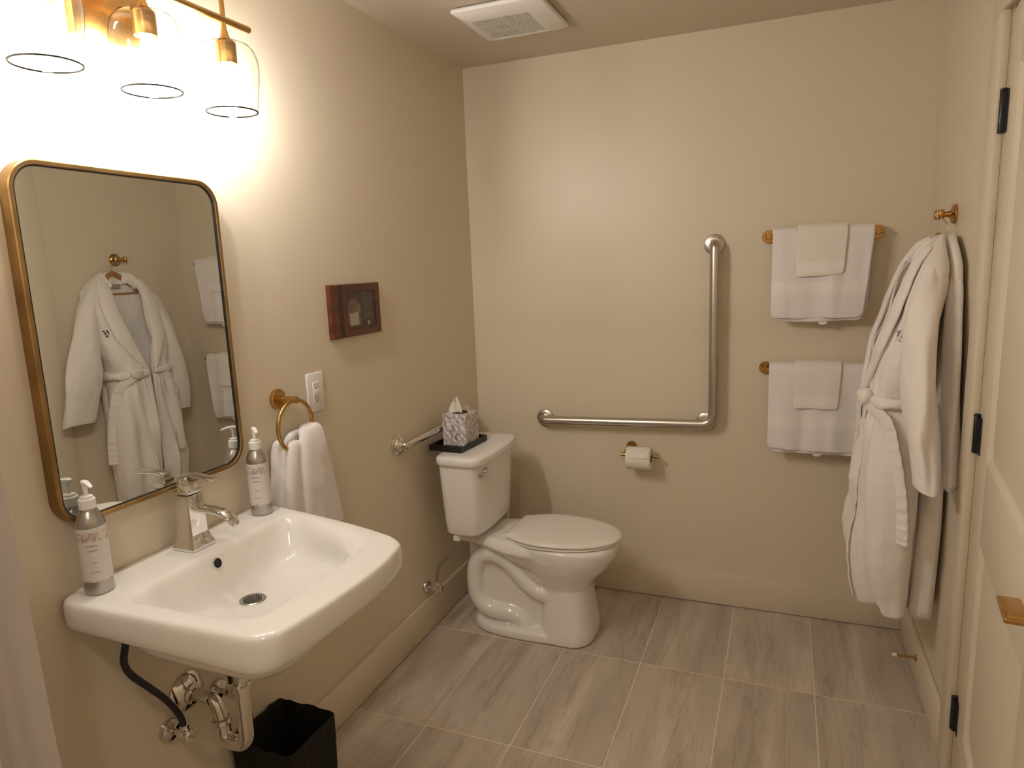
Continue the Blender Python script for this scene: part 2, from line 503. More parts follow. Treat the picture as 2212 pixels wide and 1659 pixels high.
# spring-type door stop on the right baseboard
ds = thing('door_stopper', 'slim brass door stop with a white tip on the right baseboard', 'door stop', (RW - 0.016, -0.39, 0.098))
xx = RW - 0.016
obj('base', MB().lathe([(0.011, 0.0003), (0.011, 0.004), (0.006, 0.009)], (xx, -0.39, 0.098), axis=(-1, 0, 0), n=20), M_brass, ds)
obj('rod', MB().lathe([(0.0042, 0.008), (0.0042, 0.064)], (xx, -0.39, 0.098), axis=(-1, 0, 0), n=14), M_brass, ds)
obj('tip', MB().lathe([(0.006, 0.063), (0.0065, 0.066), (0.0065, 0.075), (0.004, 0.079)], (xx, -0.39, 0.098), axis=(-1, 0, 0), n=16), M_plast, ds, label='white rubber tip')

# ================================================================== VANITY LIGHT
LX, LZ = 0.120, 2.157
LY = [-2.066, -1.8355, -1.605]
vl = thing('vanity_light', 'three-lamp brass vanity light with clear glass shades above the mirror', 'lamp', (0, LY[1], LZ))
obj('back_plate', MB().box(0.0005, 0.024, LY[1] - 0.088, LY[1] + 0.088, 2.055, 2.19), M_brass, vl, bevel=0.003)
obj('arm', MB().tube([(0.024, LY[1], LZ), (LX, LY[1], LZ)], 0.009, 16), M_brass, vl)
obj('crossbar', MB().tube([(LX, LY[0] - 0.085, LZ), (LX, LY[2] + 0.085, LZ)], 0.0085, 16), M_brass, vl)
for y in LY:
    obj('stem', MB().lathe([(0.006, 2.20), (0.006, 2.135), (0.008, 2.132), (0.009, 2.124), (0.013, 2.114), (0.022, 2.106), (0.024, 2.103)], (LX, y, 0), n=24), M_brass, vl)
    sk = obj('socket', MB().lathe([(0.0, 2.103), (0.0235, 2.103), (0.0235, 2.056), (0.0215, 2.056), (0.0215, 2.062), (0.0, 2.062)], (LX, y, 0), n=28, cap0=False, cap1=False), M_brass, vl)
    prof = [(0.0, 2.061), (0.010, 2.060), (0.011, 2.050), (0.0135, 2.038), (0.0165, 2.022), (0.0165, 2.008), (0.013, 1.992), (0.008, 1.978), (0.004, 1.968), (0.0, 1.962)]
    obj('bulb', MB().lathe(prof, (LX, y, 0), n=16, cap0=False, cap1=False), M_bulb, sk, label='glowing candle-shaped bulb')
    prof = [(0.023, 2.1045), (0.040, 2.104), (0.054, 2.098), (0.064, 2.086), (0.071, 2.066), (0.0725, 2.045), (0.070, 2.015), (0.065, 1.98), (0.0605, 1.948), (0.0602, 1.9455), (0.0590, 1.9445), (0.0580, 1.9455)]
    sh = obj('shade', MB().lathe(prof, (LX, y, 0), n=40, cap0=False, cap1=False), M_glass, vl, label='clear bell-shaped glass shade')
    obj('rim', MB().tube([(LX + 0.0596 * cos(a), y + 0.0596 * sin(a), 1.9454) for a in [2 * pi * k / 48 for k in range(48)]], 0.0019, 8, closed=True), M_edge, sh, label='thick rolled lower rim')

# ================================================================== MIRROR
def rrect_yz(x, y0, y1, z0, z1, r, k=10):
    out = []
    for (cy, cz, a0) in ((y1 - r, z1 - r, 0), (y0 + r, z1 - r, 90), (y0 + r, z0 + r, 180), (y1 - r, z0 + r, 270)):
        for j in range(k + 1):
            a = radians(a0 + 90 * j / k)
            out.append(Vector((x, cy + r * cos(a), cz + r * sin(a))))
    return out
MY0, MY1, MZ0, MZ1 = -2.112, -1.592, 1.040, 1.787
mi = thing('mirror', 'rounded rectangular wall mirror in a thin antique gold frame', 'mirror', (0, (MY0 + MY1) / 2, MZ0))
R_ = 0.062
def ins(x, d): return rrect_yz(x, MY0 + d, MY1 - d, MZ0 + d, MZ1 - d, R_ - d)
obj('frame', MB().loft([ins(0.0006, 0.011), ins(0.0006, 0), ins(0.028, 0), ins(0.030, 0.002), ins(0.030, 0.009), ins(0.028, 0.011), ins(0.0006, 0.011)], True, False, False), M_gold, mi, angle=30)
obj('liner', MB().loft([ins(0.0280, 0.0108), ins(0.0280, 0.013), ins(0.0225, 0.013), ins(0.0225, 0.0108)], True, False, False), M_black, mi, label='thin black inner lip')
obj('glass', MB().loft([ins(0.004, 0.0118), ins(0.024, 0.0118)], True), M_mirror, mi, label='silvered glass', angle=20)

# ================================================================== SINK
SZ, SY = 0.893, -1.818
sk = thing('sink', 'white rectangular wall-hung porcelain sink below the mirror', 'sink', (0, SY, SZ))
def sink_ring(x0, x1, hw, z, rf, rb, bow=0.0, taper=0.0, tilt=0.0, cy=SY, ns=14, nc=7, skew=0.080):
    """rounded rectangle; rf, rb = corner radii at the front and at the wall"""
    pts = []
    cs = [(x1 - rf, cy + hw - rf, rf, 0), (x0 + rb, cy + hw - rb, rb, 90), (x0 + rb, cy - hw + rb, rb, 180), (x1 - rf, cy - hw + rf, rf, 270)]
    for q, (cx, cyy, r, a0) in enumerate(cs):
        arc = [Vector((cx + r * cos(radians(a0 + 90 * j / nc)), cyy + r * sin(radians(a0 + 90 * j / nc)), z)) for j in range(nc + 1)]
        pts += arc
        nx_ = cs[(q + 1) % 4]; nxt = Vector((nx_[0] + nx_[2] * cos(radians(nx_[3])), nx_[1] + nx_[2] * sin(radians(nx_[3])), z))
        pts += [arc[-1].lerp(nxt, j / ns) for j in range(1, ns)]
    for v in pts:
        u = max(0.0, (v.x - x0) / (x1 - x0)); s_ = (v.y - cy) / hw
        v.x += bow * (1 - s_ * s_) * u ** 3
        v.y = cy + (v.y - cy) * (1 - taper * u)
        v.z += tilt * u
        if v.y > cy: v.y -= (skew * u + 0.035 * u ** 4) * (min(1.0, max(0.0, (z - 0.785) / 0.08)) if hw < 0.275 else 1.0) * (v.y - cy) / hw
        v.x = max(v.x, 0.0008)
    return pts
hwo = 0.314
rings = [
    sink_ring(0.200, 0.380, 0.080, 0.728, .03, .03),
    sink_ring(0.140, 0.442, 0.198, 0.728, .07, .06),
    sink_ring(0.118, 0.464, 0.225, 0.736, .07, .06),
    sink_ring(0.100, 0.482, 0.241, 0.760, .06, .06),
    sink_ring(0.080, 0.500, 0.258, 0.801, .05, .05, bow=.015),
    sink_ring(0.010, 0.515, 0.292, 0.818, .05, .03, bow=.02, tilt=-.012),
    sink_ring(0.0008, 0.532, 0.306, 0.826, .045, .03, bow=.026, taper=.01, tilt=-.012),
    sink_ring(0.0008, 0.540, 0.313, 0.842, .042, .03, bow=.028, taper=.02, tilt=-.010),
    sink_ring(0.0008, 0.542, hwo, 0.868, .050, .03, bow=.03, taper=.035),
    sink_ring(0.0008, 0.542, hwo - .001, 0.881, .050, .03, bow=.03, taper=.04),
    sink_ring(0.0008, 0.5405, hwo - .004, 0.888, .050, .03, bow=.03, taper=.045),
    sink_ring(0.0008, 0.536, hwo - .009, 0.8918, .050, .03, bow=.03, taper=.045),
    sink_ring(0.0008, 0.529, hwo - .016, SZ, .050, .03, bow=.03, taper=.045),
    sink_ring(0.122, 0.484, 0.274, SZ, .075, .055, bow=.014, taper=.03),
    sink_ring(0.126, 0.474, 0.267, 0.8920, .075, .055, bow=.013, taper=.03),
    sink_ring(0.131, 0.463, 0.260, 0.8890, .075, .055, bow=.012, taper=.03),
    sink_ring(0.136, 0.451, 0.252, 0.8820, .078, .058, bow=.011, taper=.03),
    sink_ring(0.140, 0.441, 0.245, 0.8720, .080, .060, bow=.010, taper=.03),
    sink_ring(0.145, 0.431, 0.236, 0.855, .082, .062, bow=.010, taper=.03),
    sink_ring(0.152, 0.416, 0.222, 0.828, .088, .068, bow=.008, taper=.02),
    sink_ring(0.160, 0.398, 0.206, 0.803, .09, .07),
    sink_ring(0.170, 0.372, 0.180, 0.7895, .09, .07),
    sink_ring(0.184, 0.325, 0.120, 0.7825, .066, .066),
    sink_ring(0.198, 0.262, 0.045, 0.7765, .031, .031),
    sink_ring(0.205, 0.245, 0.020, 0.7745, .0199, .0199),
]
obj('basin', MB().loft(rings, True, True, True), M_porc, sk, sub=1, angle=180, label='white glazed basin')
# raised back ledge strip against the wall
obj('back_ledge', MB().box(0.0006, 0.020, SY - 0.268, SY + 0.268, SZ - 0.012, SZ + 0.0030), M_porc, sk, bevel=0.003, seg=3)
# drain strainer
DX, DY, DZ_ = 0.225, SY, 0.7752
dr = obj('drain', MB().lathe([(0.030, -0.001), (0.0315, 0.0015), (0.029, 0.003), (0.026, 0.002), (0.0, 0.0018)], (DX, DY, DZ_), n=32, cap1=False), M_alu, sk, label='round chrome drain grid')
mb = MB()
for i in range(-3, 4):
    for j in range(-3, 4):
        if i * i + j * j <= 10:
            mb.box(DX + i * 0.0066 - 0.0017, DX + i * 0.0066 + 0.0017, DY + j * 0.0066 - 0.0017, DY + j * 0.0066 + 0.0017, DZ_ + 0.0019, DZ_ + 0.0027)
o = obj('drain_holes', mb, M_hole, dr)
o['kind'] = 'stuff'
mb = MB().lathe([(0.0, 0.0), (0.0105, 0.0), (0.0115, 0.0012)], (0.1445, -1.835, 0.866), axis=(1, 0, 0.30), n=24, cap1=False)
obj('overflow_hole', mb, M_hole, sk, label='dark round overflow hole')

# faucet
FX, FY = 0.062, -1.822
fa = thing('faucet', 'square chrome single-lever faucet on the sink back edge', 'faucet', (FX, FY, SZ))
def sq(h, z, cx=FX, cy=FY, hy=None): 
    hy = hy or h
    return [Vector((cx - h, cy - hy, z)), Vector((cx + h, cy - hy, z)), Vector((cx + h, cy + hy, z)), Vector((cx - h, cy + hy, z))]
z0 = SZ + 0.0002
obj('body', MB().loft([sq(0.0345, z0), sq(0.035, z0 + 0.005), sq(0.0335, z0 + 0.011), sq(0.029, z0 + 0.020), sq(0.0262, z0 + 0.030), sq(0.0258, z0 + 0.034), sq(0.0242, z0 + 0.036), sq(0.0235, z0 + 0.070), sq(0.0222, z0 + 0.128), sq(0.0222, z0 + 0.136)]), M_chrome, fa, bevel=0.0018, angle=30)
def rect_x(x, y, z, hy_, hz_, k=0.35):
    return [Vector((x, y - hy_, z - hz_ * k)), Vector((x, y - hy_ * .7, z - hz_)), Vector((x, y + hy_ * .7, z - hz_)), Vector((x, y + hy_, z - hz_ * k)), Vector((x, y + hy_, z + hz_ * k)), Vector((x, y + hy_ * .7, z + hz_)), Vector((x, y - hy_ * .7, z + hz_)), Vector((x, y - hy_, z + hz_ * k))]
pts = [(FX + 0.012, .994, .0125, .013), (FX + 0.03, .995, .0120, .0115), (FX + 0.055, .996, .0125, .0095), (FX + 0.08, .996, .0135, .0085), (FX + 0.105, .993, .0145, .0085), (FX + 0.124, .985, .0150, .0085), (FX + 0.136, .972, .0150, .0075), (FX + 0.141, .962, .0145, .0045)]
obj('spout', MB().loft([rect_x(x, FY, z, a, b) for x, z, a, b in pts]), M_chrome, fa, sub=1, angle=60)
hd = obj('handle_base', MB().loft([sq(0.0185, z0 + 0.138), sq(0.0185, z0 + 0.142), sq(0.0235, z0 + 0.143), sq(0.0235, z0 + 0.147), sq(0.0175, z0 + 0.149), sq(0.016, z0 + 0.160)]), M_chrome, fa, bevel=0.001, angle=30)
pts = [(FX - 0.016, 1.050, .0135), (FX - 0.0175, 1.062, .013), (FX - 0.012, 1.0725, .0125), (FX + 0.000, 1.0785, .012), (FX + 0.020, 1.0795, .012), (FX + 0.045, 1.077, .0125), (FX + 0.070, 1.0745, .013), (FX + 0.088, 1.0735, .013)]
top = []; 
rows = []
for i, (x, z, w) in enumerate(pts):
    a = Vector((pts[min(i + 1, 7)][0] - pts[max(i - 1, 0)][0], 0, pts[min(i + 1, 7)][1] - pts[max(i - 1, 0)][1])).normalized()
    nrm = Vector((-a.z, 0, a.x)); th = 0.0065 - 0.0035 * i / 7
    c = Vector((x, FY, z)); wy = Vector((0, w, 0))
    rows.append([c - wy - nrm * th, c + wy - nrm * th, c + wy + nrm * th * .6, c - wy + nrm * th * .6])
obj('lever', MB().loft(rows), M_chrome, fa, bevel=0.0012, angle=50)

# ------------------------------------------------------------------ soap bottles
def bottle(x, y, label, yaw):
    z = SZ + (0.0002 if x > 0.04 else 0.0036)
    bt = thing('pump_bottle', label, 'bottle', (x, y, z), 'pump bottles on the sink')
    r = 0.0285
    obj('body', MB().lathe([(0.0, 0.0), (r - 0.002, 0.0), (r, 0.002), (r, 0.150), (r - 0.001, 0.158), (r - 0.005, 0.170), (r - 0.011, 0.179), (0.0155, 0.183), (0.0155, 0.185), (0, 0.185)], (x, y, z), n=40, cap0=False, cap1=False), M_alu, bt, label='brushed aluminium bottle')
    def band(z0_, z1_, rr, mat, nm, lab=None, par=bt):
        return obj(nm, MB().lathe([(rr, z0_), (rr, z1_)], (x, y, z), n=40, cap0=False, cap1=False), mat, par, label=lab)
    lb = obj('label', MB().lathe([(r, 0.0325), (r + 0.0004, 0.033), (r + 0.0004, 0.1465), (r, 0.147)], (x, y, z), n=40, cap0=False, cap1=False), M_label, bt, label='pale paper label')
    band(0.119, 0.139, r + 0.0007, M_wash, 'watercolour_band', 'dusty pink watercolour blossoms printed on the label', lb)
    band(0.030, 0.0345, r + 0.0006, M_wash, 'watercolour_band', None, lb)
    # lines of small print facing the room
    mb = MB(); rr = r + 0.0008
    def mark(a0, a1, z0_, z1_):
        k = max(2, int((a1 - a0) / 8) + 1)
        row0 = [Vector((x + rr * cos(radians(a0 + (a1 - a0) * i / k)), y + rr * sin(radians(a0 + (a1 - a0) * i / k)), z + z0_)) for i in range(k + 1)]
        mb.grid([row0, [v + Vector((0, 0, z1_ - z0_)) for v in row0]])
    rnd = random.Random(3)
    for zc, hh, a0, a1 in ((0.110, .0030, -52, -8), (0.099, .0022, -45, -5), (0.073, .0016, -38, -10), (0.052, .0020, -42, -6)):
        a = a0
        while a < a1:
            w = rnd.uniform(3, 8)
            mark(yaw + a, yaw + min(a + w, a1), zc - hh / 2, zc + hh / 2); a += w + 1.8
    for k in range(9):
        mark(yaw - 118, yaw - 108 + rnd.uniform(-3, 3), 0.106 - k * 0.0065, 0.109 - k * 0.0065)
    o = obj('small_print', mb, M_ink, lb, recalc=False); o['kind'] = 'stuff'
    obj('collar', MB().lathe([(0.0, .1855), (0.0165, .1855), (0.0165, .2045), (0.0145, .207), (0.0125, .207), (0.0125, .211), (0.009, .213), (0, .213)], (x, y, z), n=28, cap0=False, cap1=False), M_plast, bt, label='white plastic pump collar')
    d = Vector((cos(radians(yaw)), sin(radians(yaw)), 0))
    c = Vector((x, y, z))
    pm = obj('pump_head', MB().lathe([(0.0045, .212), (0.0048, .226), (0.0065, .236), (0.0075, .240), (0.0, .241)], c, n=18, cap1=False), M_plast, bt, label='white plastic pump head')
    up = Vector((0, 0, 1))
    obj('nozzle', MB().tube([c + up * .2405 - d * 0.011, c + up * .242 - d * 0.006, c + up * .243 + d * 0.004, c + up * .2415 + d * 0.016, c + up * .2375 + d * 0.028, c + up * .2345 + d * 0.034], [.0045, .0068, .0072, .0058, .0048, .0038], 14, flat=(0.6, 1.0)), M_plast, pm, sub=1, angle=70)
    return bt
bottle(0.050, -2.066, 'silver pump bottle on the left end of the sink nearest the curtain', -15)
bottle(0.060, -1.583, 'silver pump bottle on the right end of the sink beside the towel', -35)

# ------------------------------------------------------------------ plumbing under the sink
TY = -1.85
pt = thing('sink_trap', 'chrome P-trap drain pipe running from the sink to the wall', 'pipe', (0, TY, 0.5))
obj('escutcheon', MB().lathe([(0.052, 0.0005), (0.052, 0.004), (0.045, 0.013), (0.030, 0.019), (0.026, 0.021), (0.026, 0.030), (0.022, 0.032)], (0, TY, 0.503), axis=(1, 0, 0), n=36), M_nickel, pt)
obj('wall_tube', MB().tube(fillet([(0.010, TY, 0.503), (0.098, TY, 0.503), (0.112, TY, 0.452)], 0.03, 8), 0.0165, 20), M_nickel, pt)
obj('slip_nut', MB().lathe([(0.019, 0), (0.0235, 0.002), (0.0235, 0.014), (0.0205, 0.018)], (0.1115, TY, 0.455), axis=(0.1, 0, -1), n=12), M_nickel, pt)
jb = fillet([(0.113, TY, 0.448), (0.113, TY, 0.394), (0.190, TY, 0.394), (0.190, TY, 0.560)], 0.038, 10)
obj('trap_bend', MB().tube(jb, 0.0185, 20), M_nickel, pt)
obj('slip_nut', MB().lathe([(0.0195, 0), (0.0235, 0.002), (0.0235, 0.013), (0.0205, 0.017)], (0.190, TY, 0.552), axis=(0, 0, 1), n=12), M_nickel, pt)
obj('tailpiece', MB().tube([(0.190, TY, 0.556), (0.192, TY, 0.65), (0.203, -1.842, 0.7275)], 0.0160, 20), M_nickel, pt)

def stop_valve(name, y, z, label, hose_pts, hose_mat, hose_r, cat='valve', hang=0.0):
    v = thing(name, label, cat, (0, y, z))
    obj('escutcheon', MB().lathe([(0.030, 0.0005), (0.030, 0.003), (0.026, 0.010), (0.014, 0.015), (0.009, 0.016)], (0, y, z), axis=(1, 0, 0), n=32), M_nickel, v)
    b = MB().tube([(0.012, y, z), (0.060, y, z)], 0.0075, 14)
    b.lathe([(0.010, 0), (0.0125, 0.002), (0.0125, 0.014), (0.010, 0.016)], (0.036, y, z), axis=(1, 0, 0), n=6)
    b.lathe([(0.009, -0.012), (0.009, 0.012), (0.0105, 0.013), (0.0105, 0.026), (0.007, 0.030)], (0.054, y, z), n=6)
    obj('valve_body', b, M_nickel, v)
    obj('valve_handle', MB().lathe([(0.006, 0.058), (0.006, 0.064), (0.0165, 0.065), (0.0175, 0.068), (0.0175, 0.074), (0.014, 0.077)], (0, y, z), axis=(1, 0, 0), n=10), M_nickel, v, label='ribbed oval valve handle')
    obj('hose', MB().tube(catmull([(0.054, y, z + 0.024)] + hose_pts, 8), hose_r, 14), hose_mat, v)
    return v
stop_valve('stop_valve', -1.912, 0.437, 'shut-off valve with curved black hose left of the sink trap',
           [(0.060, -1.925, 0.50), (0.062, -1.955, 0.560), (0.066, -2.00, 0.625), (0.068, -2.037, 0.678), (0.068, -2.050, 0.715), (0.071, -2.044, 0.752), (0.078, -2.034, 0.800)], M_rubber, 0.0078)
stop_valve('stop_valve', -1.755, 0.448, 'shut-off valve behind the chrome trap on the sink wall',
           [(0.054, -1.757, 0.52), (0.056, -1.775, 0.60), (0.062, -1.80, 0.68), (0.068, -1.81, 0.735)], M_rubber, 0.0065)

# ------------------------------------------------------------------ waste basket
wb = thing('waste_basket', 'black square wastebasket with a wavy rim under the sink', 'basket', (0.118, -1.642, 0))
def bin_ring(hx, hy_, z, wav=0.0, r=0.02):
    out = []
    for v in sup(0.115, -1.644, hx * 1.04, hy_ * 1.04, z, 18, 96):
        v.z += wav * (fbm(v.x * 26, v.y * 26, 3.1) + 0.6 * fbm(v.x * 60, v.y * 60, 1.7))
        v.x += 0.003 * fbm(v.y * 20, z * 14, 1); v.y += 0.003 * fbm(v.x * 20, z * 14, 5)
        out.append(v)
    return out
H_ = 0.288
outr = [bin_ring(0.088, 0.084, 0.001), bin_ring(0.092, 0.088, 0.02), bin_ring(0.098, 0.093, 0.12), bin_ring(0.101, 0.096, 0.22), bin_ring(0.102, 0.097, H_ - 0.006, 0.008)]
obj('shell', MB().loft(outr + [bin_ring(0.1005, 0.0955, H_, 0.008), bin_ring(0.098, 0.093, H_ - 0.005, 0.008)] + [bin_ring(0.097, 0.092, 0.22), bin_ring(0.090, 0.086, 0.02), bin_ring(0.084, 0.080, 0.008)], True, True, True), M_bin, wb, angle=50)
obj('liner', MB().loft([bin_ring(0.0965, 0.0915, 0.10), bin_ring(0.0972, 0.0922, 0.262, 0.006), bin_ring(0.0958, 0.0908, 0.262, 0.006), bin_ring(0.06, 0.06, 0.06), bin_ring(0.02, 0.02, 0.055)], True, False, True), M_bin, wb, label='crumpled black liner')

# ------------------------------------------------------------------ outlet
oy, oz = -1.2375, 1.170
ol = thing('wall_outlet', 'white wall outlet plate with two sockets right of the towel ring', 'outlet', (0, oy, oz))
obj('cover_plate', MB().box(0.0004, 0.0065, oy - 0.041, oy + 0.041, oz - 0.063, oz + 0.063), M_plast, ol, bevel=0.003, seg=3)
rc = obj('receptacle', MB().box(0.006, 0.0085, oy - 0.0165, oy + 0.0165, oz - 0.0335, oz + 0.0335), M_plast, ol, bevel=0.0008)
obj('test_button', MB().box(0.008, 0.0100, oy - 0.012, oy - 0.0006, oz - 0.0075, oz + 0.0075).box(0.008, 0.0100, oy + 0.0006, oy + 0.012, oz - 0.0075, oz + 0.0075), M_plast, rc, bevel=0.0006)
for zc in (0.021, -0.0205):
    obj('slot', MB().box(0.0083, 0.0088, oy - 0.0078, oy - 0.0056, oz + zc - 0.001, oz + zc + 0.0075), M_hole, rc)
    obj('slot', MB().box(0.0083, 0.0088, oy + 0.0056, oy + 0.0074, oz + zc - 0.001, oz + zc + 0.006), M_hole, rc)
    obj('ground_hole', MB().lathe([(0.0, 0.0083), (0.0024, 0.0083), (0.0024, 0.0089), (0, 0.0089)], (0, oy, oz + zc - 0.0065), axis=(1, 0, 0), n=12, cap0=False, cap1=False), M_hole, rc)


# ------------------------------------------------------------------ framed sign
py0, py1, pz0, pz1 = -1.137, -0.843, 1.326, 1.506
pf = thing('framed_sign', 'small mahogany frame with a printed card on the sink wall', 'picture frame', (0, (py0 + py1) / 2, (pz0 + pz1) / 2))
wy0, wy1, wz0, wz1 = -1.045, -0.874, 1.352, 1.480
mb = MB()
def rr4(x, y0, y1, z0_, z1_): return [Vector((x, y0, z0_)), Vector((x, y1, z0_)), Vector((x, y1, z1_)), Vector((x, y0, z1_))]
mb.loft([rr4(0.004, wy0, wy1, wz0, wz1), rr4(0.0005, py0, py1, pz0, pz1), rr4(0.0145, py0, py1, pz0, pz1), rr4(0.0165, py0 + .003, py1 - .003, pz0 + .003, pz1 - .003), rr4(0.0165, wy0, wy1, wz0, wz1), rr4(0.004, wy0, wy1, wz0, wz1)], True, False, False)
obj('frame', mb, M_mahog, pf, angle=20)
obj('inlay', MB().box(0.0160, 0.0170, -1.094, -1.072, pz0 + 0.004, pz1 - 0.004), M_inlay, pf, label='dark inlaid strip')
cd_ = obj('card', MB().box(0.010, 0.0125, wy0 + 0.0005, wy1 - 0.0005, wz0 + 0.0005, wz1 - 0.0005), M_card, pf, label='charcoal printed card')
# photo part of the card: pink arch, white square, and lines of print
arch = []
for k in range(17):
    a = pi * k / 16
    arch.append(Vector((0.0128, -1.003 - 0.038 * cos(a), 1.425 + 0.030 * sin(a))))
ring = [Vector((0.0128, -0.965, 1.362))] + [v for v in reversed(arch)] + [Vector((0.0128, -1.041, 1.362))]
obj('printed_arch', MB().add(ring, [tuple(range(len(ring)))]), M_pinkp, cd_, recalc=False, label='dusky pink arch in the printed photo')
sqv = [Vector((0.0131, -1.030, 1.362)), Vector((0.0131, -0.978, 1.364)), Vector((0.0131, -0.980, 1.410)), Vector((0.0131, -1.033, 1.404))]
obj('printed_square', MB().add(sqv, [(0, 1, 2, 3)]), M_whitep, cd_, recalc=False, label='off-white block in the printed photo')
mb = MB(); rnd = random.Random(5)
for k in range(16):
    zc = 1.470 - k * 0.0058
    if k == 10: continue
    half = rnd.uniform(0.024, 0.031) if k not in (9, 15) else 0.017
    y = -0.922 - half
    while y < -0.922 + half:
        w = rnd.uniform(0.003, 0.009)
        yy = min(y + w, -0.922 + half)
        mb.add([(0.0128, y, zc - .0011), (0.0128, yy, zc - .0011), (0.0128, yy, zc + .0011), (0.0128, y, zc + .0011)], [(0, 1, 2, 3)])
        y = yy + 0.0013
o = obj('small_print', mb, M_greyp, cd_, recalc=False); o['kind'] = 'stuff'
obj('emblem', MB().lathe([(0, 0), (0.008, 0), (0.008, 0.0004)], (0.0126, -0.918, 1.366), axis=(1, 0, 0), n=20, cap1=True), M_whitep, cd_, label='small pale oval mark')
mb = MB()
for (ya, za, yb, zb) in ((-1.0, 1.452, -0.985, 1.474), (-0.985, 1.448, -0.975, 1.462), (-1.02, 1.46, -1.008, 1.47)):
    mb.add([(0.0129, ya, za), (0.0129, ya + .0018, za), (0.0129, yb + .0018, zb), (0.0129, yb, zb)], [(0, 1, 2, 3)])
obj('printed_strokes', mb, M_greyp, cd_, recalc=False)
obj('glazing', MB().add(rr4(0.0150, wy0 + 0.0003, wy1 - 0.0003, wz0 + 0.0003, wz1 - 0.0003), [(0, 1, 2, 3)]), M_glass, pf, label='clear glazing')

# ------------------------------------------------------------------ towel ring and hand towel
ty, tz = -1.415, 1.182
tr_ = thing('towel_ring', 'round brass towel ring on the wall right of the sink', 'towel ring', (0, ty, tz))
obj('rosette', MB().lathe([(0.030, 0.0005), (0.030, 0.010), (0.028, 0.012)], (0, ty, tz), axis=(1, 0, 0), n=40), M_brass, tr_)
obj('post', MB().tube([(0.011, ty, tz), (0.076, ty, tz)], 0.0105, 20), M_brass, tr_)
RR, rcx = 0.0755, 0.062
rc_z = tz - RR - 0.002
obj('ring', MB().tube([(rcx, ty + RR * sin(a), rc_z + RR * cos(a)) for a in [2 * pi * k / 56 for k in range(56)]], 0.0062, 14, closed=True), M_brass, tr_)

ht = MB()
zt = rc_z - RR           # bottom of the ring
def lobe(pts, n=28, seed=0):
    """pts: (x, y, z, ax, ay) ; closed tube of cloth hanging down"""
    rings = []
    C = catmull([(p[0], p[1], p[2]) for p in pts], 5); A = catmull([(p[3], p[4], 0) for p in pts], 5)
    for c, a in zip(C, A):
        ring = []
        for k in range(n):
            t = 2 * pi * k / n; cc, ss = cos(t), sin(t)
            px = abs(cc) ** .8 * (1 if cc > 0 else -1) * a.x; py_ = abs(ss) ** .8 * (1 if ss > 0 else -1) * a.y
            d = 0.0025 * fbm(c.x * 30 + px * 60 + seed, c.y * 30 + py_ * 60, c.z * 18)
            ring.append(Vector((max(0.008, c.x + px + d), c.y + py_ + d, c.z)))
        rings.append(ring)
    ht.loft(rings)
lobe([(0.034, -1.462, zt + 0.040, .009, .010), (0.032, -1.466, zt + 0.022, .014, .016), (0.028, -1.472, zt - 0.06, .017, .021), (0.026, -1.475, zt - 0.16, .018, .024), (0.026, -1.474, zt - 0.25, .018, .026)], seed=1)
lobe([(0.032, -1.36, zt + 0.050, .008, .022), (0.030, -1.375, zt + 0.035, .014, .050), (0.026, -1.38, zt - 0.06, .015, .070), (0.026, -1.375, zt - 0.25, .016, .095)], seed=2)
lobe([(0.060, -1.436, zt + 0.034, .011, .016), (0.066, -1.440, zt + 0.018, .016, .022), (0.066, -1.452, zt - 0.06, .018, .027), (0.064, -1.460, zt - 0.16, .019, .032), (0.062, -1.462, zt - 0.258, .019, .035)], seed=3)
lobe([(0.056, -1.360, zt + 0.070, .009, .026), (0.070, -1.362, zt + 0.056, .016, .046), (0.080, -1.366, zt + 0.012, .019, .055), (0.084, -1.362, zt - 0.07, .018, .066), (0.083, -1.350, zt - 0.17, .018, .077), (0.082, -1.340, zt - 0.27, .018, .086)], seed=4)
o = obj('hand_towel', ht, M_terry, loc=(0.06, -1.40, zt), angle=180)
md = o.modifiers.new('fuse', 'REMESH'); md.mode = 'VOXEL'; md.voxel_size = 0.004; md.use_smooth_shade = True
md = o.modifiers.new('smooth', 'SMOOTH'); md.iterations = 3
tag(o, 'white hand towel folded through the brass towel ring', 'hand towel')

# ================================================================== TOILET
TC = -0.43
to = thing('toilet', 'white two-piece toilet with closed lid in the back corner', 'toilet', (0.42, TC, 0))
bw = MB()
bw.loft([sup(0.430, TC, 0.272, 0.143, 0.001, 2.7), sup(0.430, TC, 0.274, 0.146, 0.010, 2.7), sup(0.430, TC, 0.272, 0.145, 0.034, 2.7), sup(0.430, TC, 0.262, 0.134, 0.044, 2.7)])
bw.loft([sup(0.590, TC, 0.113, 0.143, 0.002, 3.0), sup(0.590, TC, 0.113, 0.143, 0.04, 3.0), sup(0.587, TC, 0.106, 0.134, 0.11, 2.9), sup(0.583, TC, 0.102, 0.124, 0.19, 2.7), sup(0.580, TC, 0.108, 0.122, 0.235, 2.5), sup(0.578, TC, 0.136, 0.136, 0.275, 2.4), sup(0.578, TC, 0.180, 0.156, 0.32, 2.3), sup(0.580, TC, 0.209, 0.170, 0.365, 2.3), sup(0.581, TC, 0.219, 0.175, 0.40, 2.3), sup(0.581, TC, 0.218, 0.174, 0.417, 2.3), sup(0.581, TC, 0.206, 0.164, 0.424, 2.3)])
